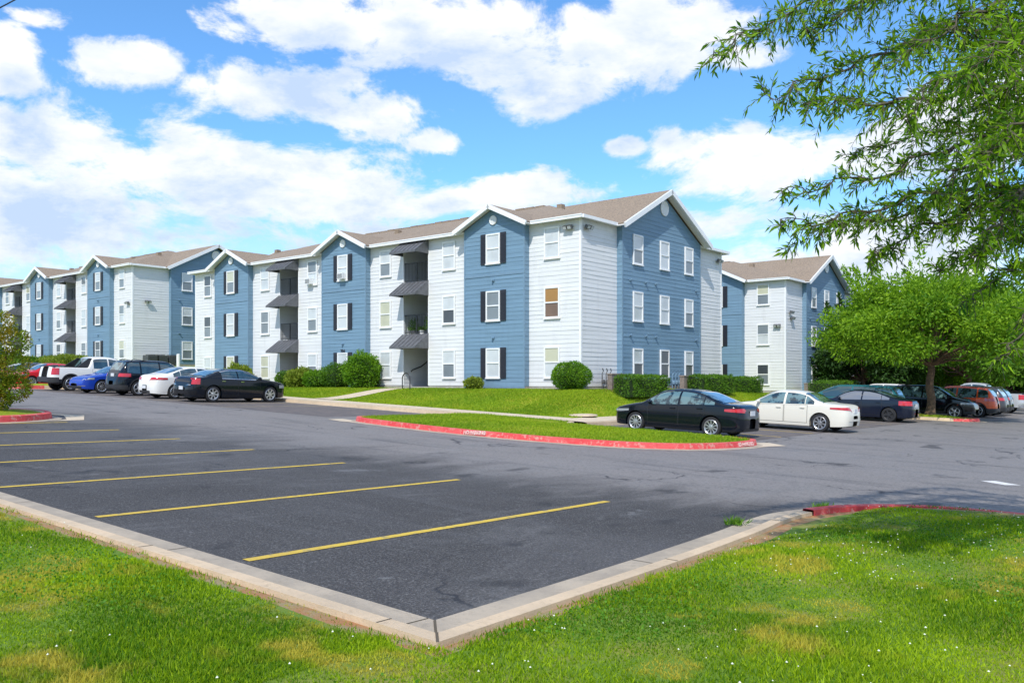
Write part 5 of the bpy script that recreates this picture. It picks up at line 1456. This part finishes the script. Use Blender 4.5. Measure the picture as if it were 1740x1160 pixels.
# ------------------------------------------------------------------ grass
L_grass = leafmat('grass_blades', (.07, .20, .004), (.46, .62, .008), .5, tip=((.66, .52, .07), 1.1, .54, .66, .75), rough=.6)
L_clover = leafmat('clover_leaves', (.06, .19, .008), (.13, .30, .012), .35)
M_clov = mat('clover_white', (.72, .74, .62), .8)
def near_grass():
    rs = np.random.RandomState(3)
    B = []; Hh = []; Wd = []; T = []
    def emit(n, x0, x1, y0, y1, hgt, wid, test):
        x = rs.uniform(x0, x1, n); y = rs.uniform(y0, y1, n)
        d = FW.x*x+FW.y*y; r = RT.x*x+RT.y*y
        ok = (d > 2.5) & (np.abs(r) < d*.66+1.6)
        x, y, d = x[ok], y[ok], d[ok]
        # thin out with distance, widen the blades that stay
        keep = rs.rand(len(x)) < np.clip((5.2/np.maximum(d, 1))**1.5, .12, 1); x, y, d = x[keep], y[keep], d[keep]
        ok = np.array([test(a, b) for a, b in zip(x, y)], bool); x, y, d = x[ok], y[ok], d[ok]
        z = np.array([near_z(a, b)-.01 for a, b in zip(x, y)])
        B.append(np.stack([x, y, z], 1)); k = len(x)
        patchy = .75+.5*np.sin(x*1.9+y*.7)*np.sin(y*2.3-x*1.1)
        edge = np.minimum(np.abs(x-3.9), np.abs(y-4.0)); 
        edg = np.where(x > 9.5, np.clip(np.minimum(np.hypot(x-11.5, y-2.6)*0+np.abs(4.15-y), np.abs(13.45-x))/.8, .25, 1), 1)
        Hh.append(edg*hgt*rs.uniform(.45, 1.35, k)*np.clip(patchy, .5, 1.3)); Wd.append(wid*(1+.09*(d-4))*rs.uniform(.7, 1.3, k))
        T.append(np.clip(rs.normal(.45, .25, k)+.28*np.sin(x*1.3+1)*np.sin(y*1.6)+.18*np.sin(x*4.1)*np.sin(y*3.7), 0, 1))
    emit(680000, -4.5, 3.80, 3.8, 13.5, .050, .0065, lambda a, b: in_near(a, b))
    emit(700000, -.5, 13.4, -3.5, 4.15, .050, .0065, lambda a, b: in_near(a, b))
    B_ = np.concatenate(B); H_ = np.concatenate(Hh); W__ = np.concatenate(Wd); T_ = np.concatenate(T); n = len(B_)
    # bare strip of soil just behind the kerb
    bare = ((B_[:, 0] > 3.60+.07*np.sin(B_[:, 1]*5)+.05*np.sin(B_[:, 1]*11)) & (B_[:, 1] > 3.8)) | ((B_[:, 1] > 3.66+.05*np.sin(B_[:, 0]*6)+.035*(B_[:, 0]-4)) & (B_[:, 0] > 3.8) & (B_[:, 0] < 10))
    kp = ~(bare & (rs.rand(n) < .86)); B_, H_, W__, T_ = B_[kp], H_[kp], W__[kp], T_[kp]; n = len(B_)
    D = rs.normal(size=(n, 3))*.55; D[:, 2] = 1.0
    me = leaf_mesh('grass', B_, D, H_, W__, L_grass, T_)
    struct(link('grass', me), 'stuff'); print('blades', n)
    # clover: rounder leaves lying in patches, and white flower heads
    x = rs.uniform(-3, 13.3, 90000); y = rs.uniform(-2, 12, 90000)
    d = FW.x*x+FW.y*y; r = RT.x*x+RT.y*y
    pm = np.sin(x*1.1+2)*np.sin(y*1.4+x*.5)+.5*np.sin(x*2.9)*np.sin(y*2.6)
    ok = (d > 3.4) & (d < 14) & (np.abs(r) < d*.64+.4) & (pm > .15) & ~((x > 3.5) & (y > 3.6)); x, y = x[ok], y[ok]
    ok = np.array([in_near(a, b) for a, b in zip(x, y)], bool); x, y = x[ok], y[ok]
    z = np.array([near_z(a, b)+.02 for a, b in zip(x, y)])+rs.uniform(0, .02, len(x)); D = rs.normal(size=(len(x), 3)); D[:, 2] = np.abs(D[:, 2])*.4
    struct(link('clover', leaf_mesh('clover', np.stack([x, y, z], 1), D, .022, .019, L_clover)), 'stuff')
    k = 2600; x = rs.uniform(-3, 13.3, k); y = rs.uniform(-2, 12, k); d = FW.x*x+FW.y*y; r = RT.x*x+RT.y*y
    pm = np.sin(x*1.3)*np.sin(y*1.1+1)+.5*rs.rand(k)
    ok = (d > 3.5) & (d < 15) & (np.abs(r) < d*.64+.3) & (pm > .05) & ((r > 0) | (rs.rand(k) < .35)); x, y = x[ok], y[ok]
    mb = MB()
    for a, b in zip(x, y):
        if not in_near(a, b): continue
        z = near_z(a, b)+rs.uniform(.03, .065); q = .008*rs.uniform(.6, 1.2)
        i = len(mb.v); mb.v += [(a, b, z+q), (a+q, b, z), (a, b+q, z), (a-q, b, z), (a, b-q, z), (a, b, z-q*.7)]
        for f in ((0, 1, 2), (0, 2, 3), (0, 3, 4), (0, 4, 1), (5, 2, 1), (5, 3, 2), (5, 4, 3), (5, 1, 4)): mb.f.append(tuple(i+j for j in f)); mb.mi.append(0)
    struct(mb.build('clover_flowers', M_clov), 'stuff')
near_grass()
L_far = leafmat('lawn_blades', (.12, .25, .006), (.36, .47, .015), .35, rough=.7)
def far_grass(name, n, sampler, zf, h, w):
    rs = np.random.RandomState(8); x, y = sampler(rs, n)
    z = np.array([zf(a, b) for a, b in zip(x, y)])-.01; k = len(x)
    D = rs.normal(size=(k, 3))*.5; D[:, 2] = 1
    T = np.clip(rs.normal(.5, .25, k)+.25*np.sin(x*.9+y*.4)*np.sin(y*.8), 0, 1)
    struct(link(name, leaf_mesh(name, np.stack([x, y, z], 1), D, h*rs.uniform(.5, 1.4, k), w, L_far, T)), 'stuff')
def s_isl(rs, n):
    x = rs.uniform(17.7, 24.7, n); y = rs.uniform(10, 22.4, n); poly = isl_in; N = len(poly)
    ins = np.zeros(n, bool); j = N-1
    for i in range(N):
        xi, yi = poly[i]; xj, yj = poly[j]
        c = ((yi > y) != (yj > y)) & (x < (xj-xi)*(y-yi)/(yj-yi+1e-12)+xi); ins ^= c; j = i
    return x[ins], y[ins]
icx, icy = sum(p[0] for p in isl_in)/len(isl_in), sum(p[1] for p in isl_in)/len(isl_in)
def isl_z(x, y):
    d = min(math.hypot(x-q[0], y-q[1]) for q in isl_in[::3]); return A(x, y)+.135+.10*sstep(d/3.0*1.2)
far_grass('grass', 60000, s_isl, isl_z, .07, .018)
def s_lawn(rs, n):
    x = rs.uniform(26.25, 32.2, n); y = rs.uniform(20, 50, n); k = ~((y > 32.7) & (y < 34.1)) & ~((y > 43.9) & (y < 45.4)); x, y = x[k], y[k]
    x2 = rs.uniform(26.5, 60, n//2); y2 = rs.uniform(18.65, 22.2, n//2); return np.concatenate([x, x2]), np.concatenate([y, y2])
far_grass('grass', 90000, s_lawn, LZ, .07, .03)

# ------------------------------------------------------------------ small things
# bicycle rack: an inverted U
q = at(687, 662, 44.0)
t = thing('bicycle_rack', 'black inverted U bicycle rack on the lawn in front of the nearer stair opening', 'bicycle rack', (30.6, 32.2, LZ(30.6, 32.2)))
mb = MB(); pts = [(0, -.28, -.1), (0, -.28, .55)]+[(0, -.28*cos(a), .55+.28*sin(a)) for a in [pi*k/10 for k in range(1, 10)]]+[(0, .28, .55), (0, .28, -.1)]
mb.tube(pts, .028, 8); mb.build('hoop', M_black, t, smooth=50)
for s in (-1, 1):
    mb = MB(); mb.lathe([(0, .07), (.02, .07), (.022, .03)], 12, axis='z'); o = mb.build('foot_plate', M_black, t); o.location = (0, s*.28, .0)
# grey brick enclosures and meter risers along the near end wall
def brickwall(label, x, y, lx, h, ly=.25):
    t = thing('low_brick_wall', label, 'low wall', (x, y, LZ(x, y)-.1), 0, 'low brick screens at the end wall')
    mb = MB(); n = int(h/.08); rs = random.Random(int(x*7))
    for r in range(n):
        k = int(lx/.22)+1; off = .11*(r % 2); xx = -lx/2
        while xx < lx/2-.02:
            w = .21 if not (xx == -lx/2 and off) else .10
            x2 = min(xx+w, lx/2); e = rs.uniform(0, .006); mb.box(xx, x2, -ly/2-e, ly/2, r*.08+.1, r*.08+.17); xx = x2+.012
    mb.build('bricks', M_brick, t); mb = MB(); mb.box(-lx/2+.01, lx/2-.01, -ly/2+.008, ly/2-.01, 0, n*.08+.085); mb.build('mortar', M_conc, t)
    mb = MB(); mb.box(-lx/2-.03, lx/2+.03, -ly/2-.03, ly/2+.03, n*.08+.09, n*.08+.15); mb.build('coping', M_brick, t)
brickwall('grey brick screen between the round bush and the first clipped hedge', onpx(1046, yy=21.6), 21.6, 1.0, .75)
brickwall('brown brick screen left of the longer clipped hedge', onpx(1168, yy=21.6), 21.6, 1.2, .75)
brickwall('brick screen beside the clipped hedge under the far building', onpx(1375, yy=22.4), 22.4, 1.3, .7)
def risers(label, x, y, face_y=22.2, m=None, n=3):
    t = thing('pipe_riser', label, 'pipes', (x, y, LZ(x, y)), 0, 'meter pipes on the end walls')
    for k in range(n):
        mb = MB(); xx = (k-1)*.34; mb.tube([(xx, 0, -.1), (xx, 0, .75), (xx+.07, -.02, .88), (xx+.0, -.03, 1.0)], .028, 6); mb.build('pipe', m or M_btrim, t)
        mb = MB(); mb.lathe([(0, .07), (.05, .09), (.16, .09), (.2, .05)], 10, axis='z'); o = mb.build('meter', m or M_btrim, t); o.location = (xx+.02, -.05, .28)
risers('blue painted meter pipes on the end wall between the windows and brown brick screen', onpx(1148, yy=22.1), 22.1)
risers('dark thin pipes against the white corner wall beside the grey brick screen', onpx(1030, yy=22.4), 22.4, m=M_flood)
# condensers by the second building
for i, px in enumerate((256, 272, 292)):
    xx = onpx(px, yy=64.6); z = LZ(xx, 64.6)
    t = thing('air_conditioning_unit', ('leftmost grey condenser by the far white wall above the sport utility vehicle', 'middle grey condenser by the far white wall', 'rightmost grey condenser, nearest the far blue end wall')[i], 'air conditioner', (xx, 64.6, z), 0, 'condensers by the far building')
    mb = MB(); mb.box(-.42, .42, -.42, .42, .0, .80)
    for k in range(12): mb.box(-.44, .44, -.44, .44, .08+k*.058, .10+k*.058)
    mb.build('housing', M_flood, t); mb = MB(); mb.lathe([(.80, .36), (.84, .36), (.84, .30), (.82, .01)], 20, axis='z'); mb.build('fan_grille', M_black, t)
xx = onpx(303, yy=63.6)
t = thing('utility_post', 'white marker post right of the condensers', 'post', (xx, 63.6, LZ(xx, 63.6))); mb = MB(); mb.tube([(0, 0, -.1), (0, 0, .9)], .14, 10); mb.build('post', M_trim, t); mb = MB(); mb.lathe([(.9, .15), (.96, .13), (.98, .01)], 10, axis='z'); mb.build('cap', M_trim, t)
# white utility cabinet between two hedges on the right
xx = onpx(1457, yy=21.0)
t = thing('utility_cabinet', 'white utility box standing between two clipped hedges', 'utility box', (xx, 21.0, LZ(xx, 21.)))
mb = MB(); mb.box(-.35, .35, -.3, .3, 0, 1.0); mb.build('cabinet', M_trim, t); mb = MB(); mb.box(-.3, .3, -.325, -.302, .08, .9); mb.build('door', M_trim, t); mb = MB(); mb.box(-.38, .38, -.33, .33, 1.002, 1.05); mb.build('lid', M_trim, t)
# concrete cover in the lawn
t = thing('access_cover', 'pale concrete access cover lying in the lawn left of the black compact', 'cover', (27.3, 18.9, LZ(27.3, 18.9)+.02)); mb = MB(); mb.lathe([(0, .55), (.05, .55), (.06, .5), (.06, .01)], 18, axis='z'); mb.build('rim', M_walk, t); mb = MB(); mb.lathe([(.062, .40), (.075, .40), (.075, .01)], 18, axis='z'); mb.build('lid', M_walk, t)
# potted plants on the first floor landing
for i, (dy, h, r, lab) in enumerate(((1.55, .95, .30, 'left leafy potted plant behind the railing of the nearer middle landing'), (.35, 1.15, .34, 'tall leafy potted plant at the right of the nearer middle landing'), (.95, .4, .2, 'small potted plant between two taller ones on the landing'))):
    t = thing('potted_plant', lab, 'potted plant', (32.44+.45, 22.59+9.84+dy, 1.345+2.83), 0, 'potted plants on the landing')
    mb = MB(); mb.lathe([(0, .10), (.24, .15), (.26, .15), (.24, .13), (.22, .01)], 14, axis='z'); mb.build('pot', M_trim if i == 2 else M_dmetal, t)
    k = 420; rs = np.random.RandomState(40+i); d = rs.normal(size=(k, 3)); d[:, 2] = np.abs(d[:, 2]); p = d/np.linalg.norm(d, axis=1)[:, None]*np.array([r, r, h-.25])*rs.uniform(.2, 1, (k, 1)); p[:, 2] += .25
    link('foliage', leaf_mesh('foliage', p, d+np.array([0, 0, .3]), .11, .035, L_bush), t)
# weeds in the joint between gutter and asphalt
for i, (px, py, lab) in enumerate(((1250, 893, 'larger weed tuft growing in the gutter joint, nearer the kerb corner'), (1397, 866, 'small weed tuft in the joint where the red paint of the near kerb starts'))):
    v = ray(px, py); lo, hi = 2, 30
    for _ in range(40):
        md = (lo+hi)/2; p = Vector((0, 0, EYE))+v*md
        if p.z > A(p.x, p.y): lo = md
        else: hi = md
    k = 150; rs = np.random.RandomState(60+i); d = rs.normal(size=(k, 3))*.7; d[:, 2] = 1; b = rs.normal(size=(k, 3))*.05; b[:, 2] = 0
    t = thing('weed_tuft', lab, 'weed', (p.x, p.y, A(p.x, p.y)+.01), 0, 'weeds in the kerb joint'); link('blades', leaf_mesh('blades', b, d, rs.uniform(.06, .15, k), .012, L_mid), t)
# overhead cable crossing the top left corner
a, b = at(-260, 130, 14), at(330, -200, 20)
mb = MB(); pts = [a.lerp(b, k/16)+Vector((0, 0, -.35*(1-(2*k/16-1)**2))) for k in range(17)]
mb.tube(pts, .014, 6); tag(mb.build('overhead_cable', M_black, smooth=60), 'thin black overhead cable crossing the top corner of the sky', 'cable')
# lettering on the kerbs
kerb_text(17.64, 15.85, -1, -.03, lab='worn white lettering on the long side of the red island kerb')
kerb_text(21.9, 9.86, -.15, -1, lab='worn white lettering near the rounded end of the red island kerb')
kerb_text(18.52, 51.6, -1, 0, lab='worn white lettering on the far red kerb behind the white pickup')
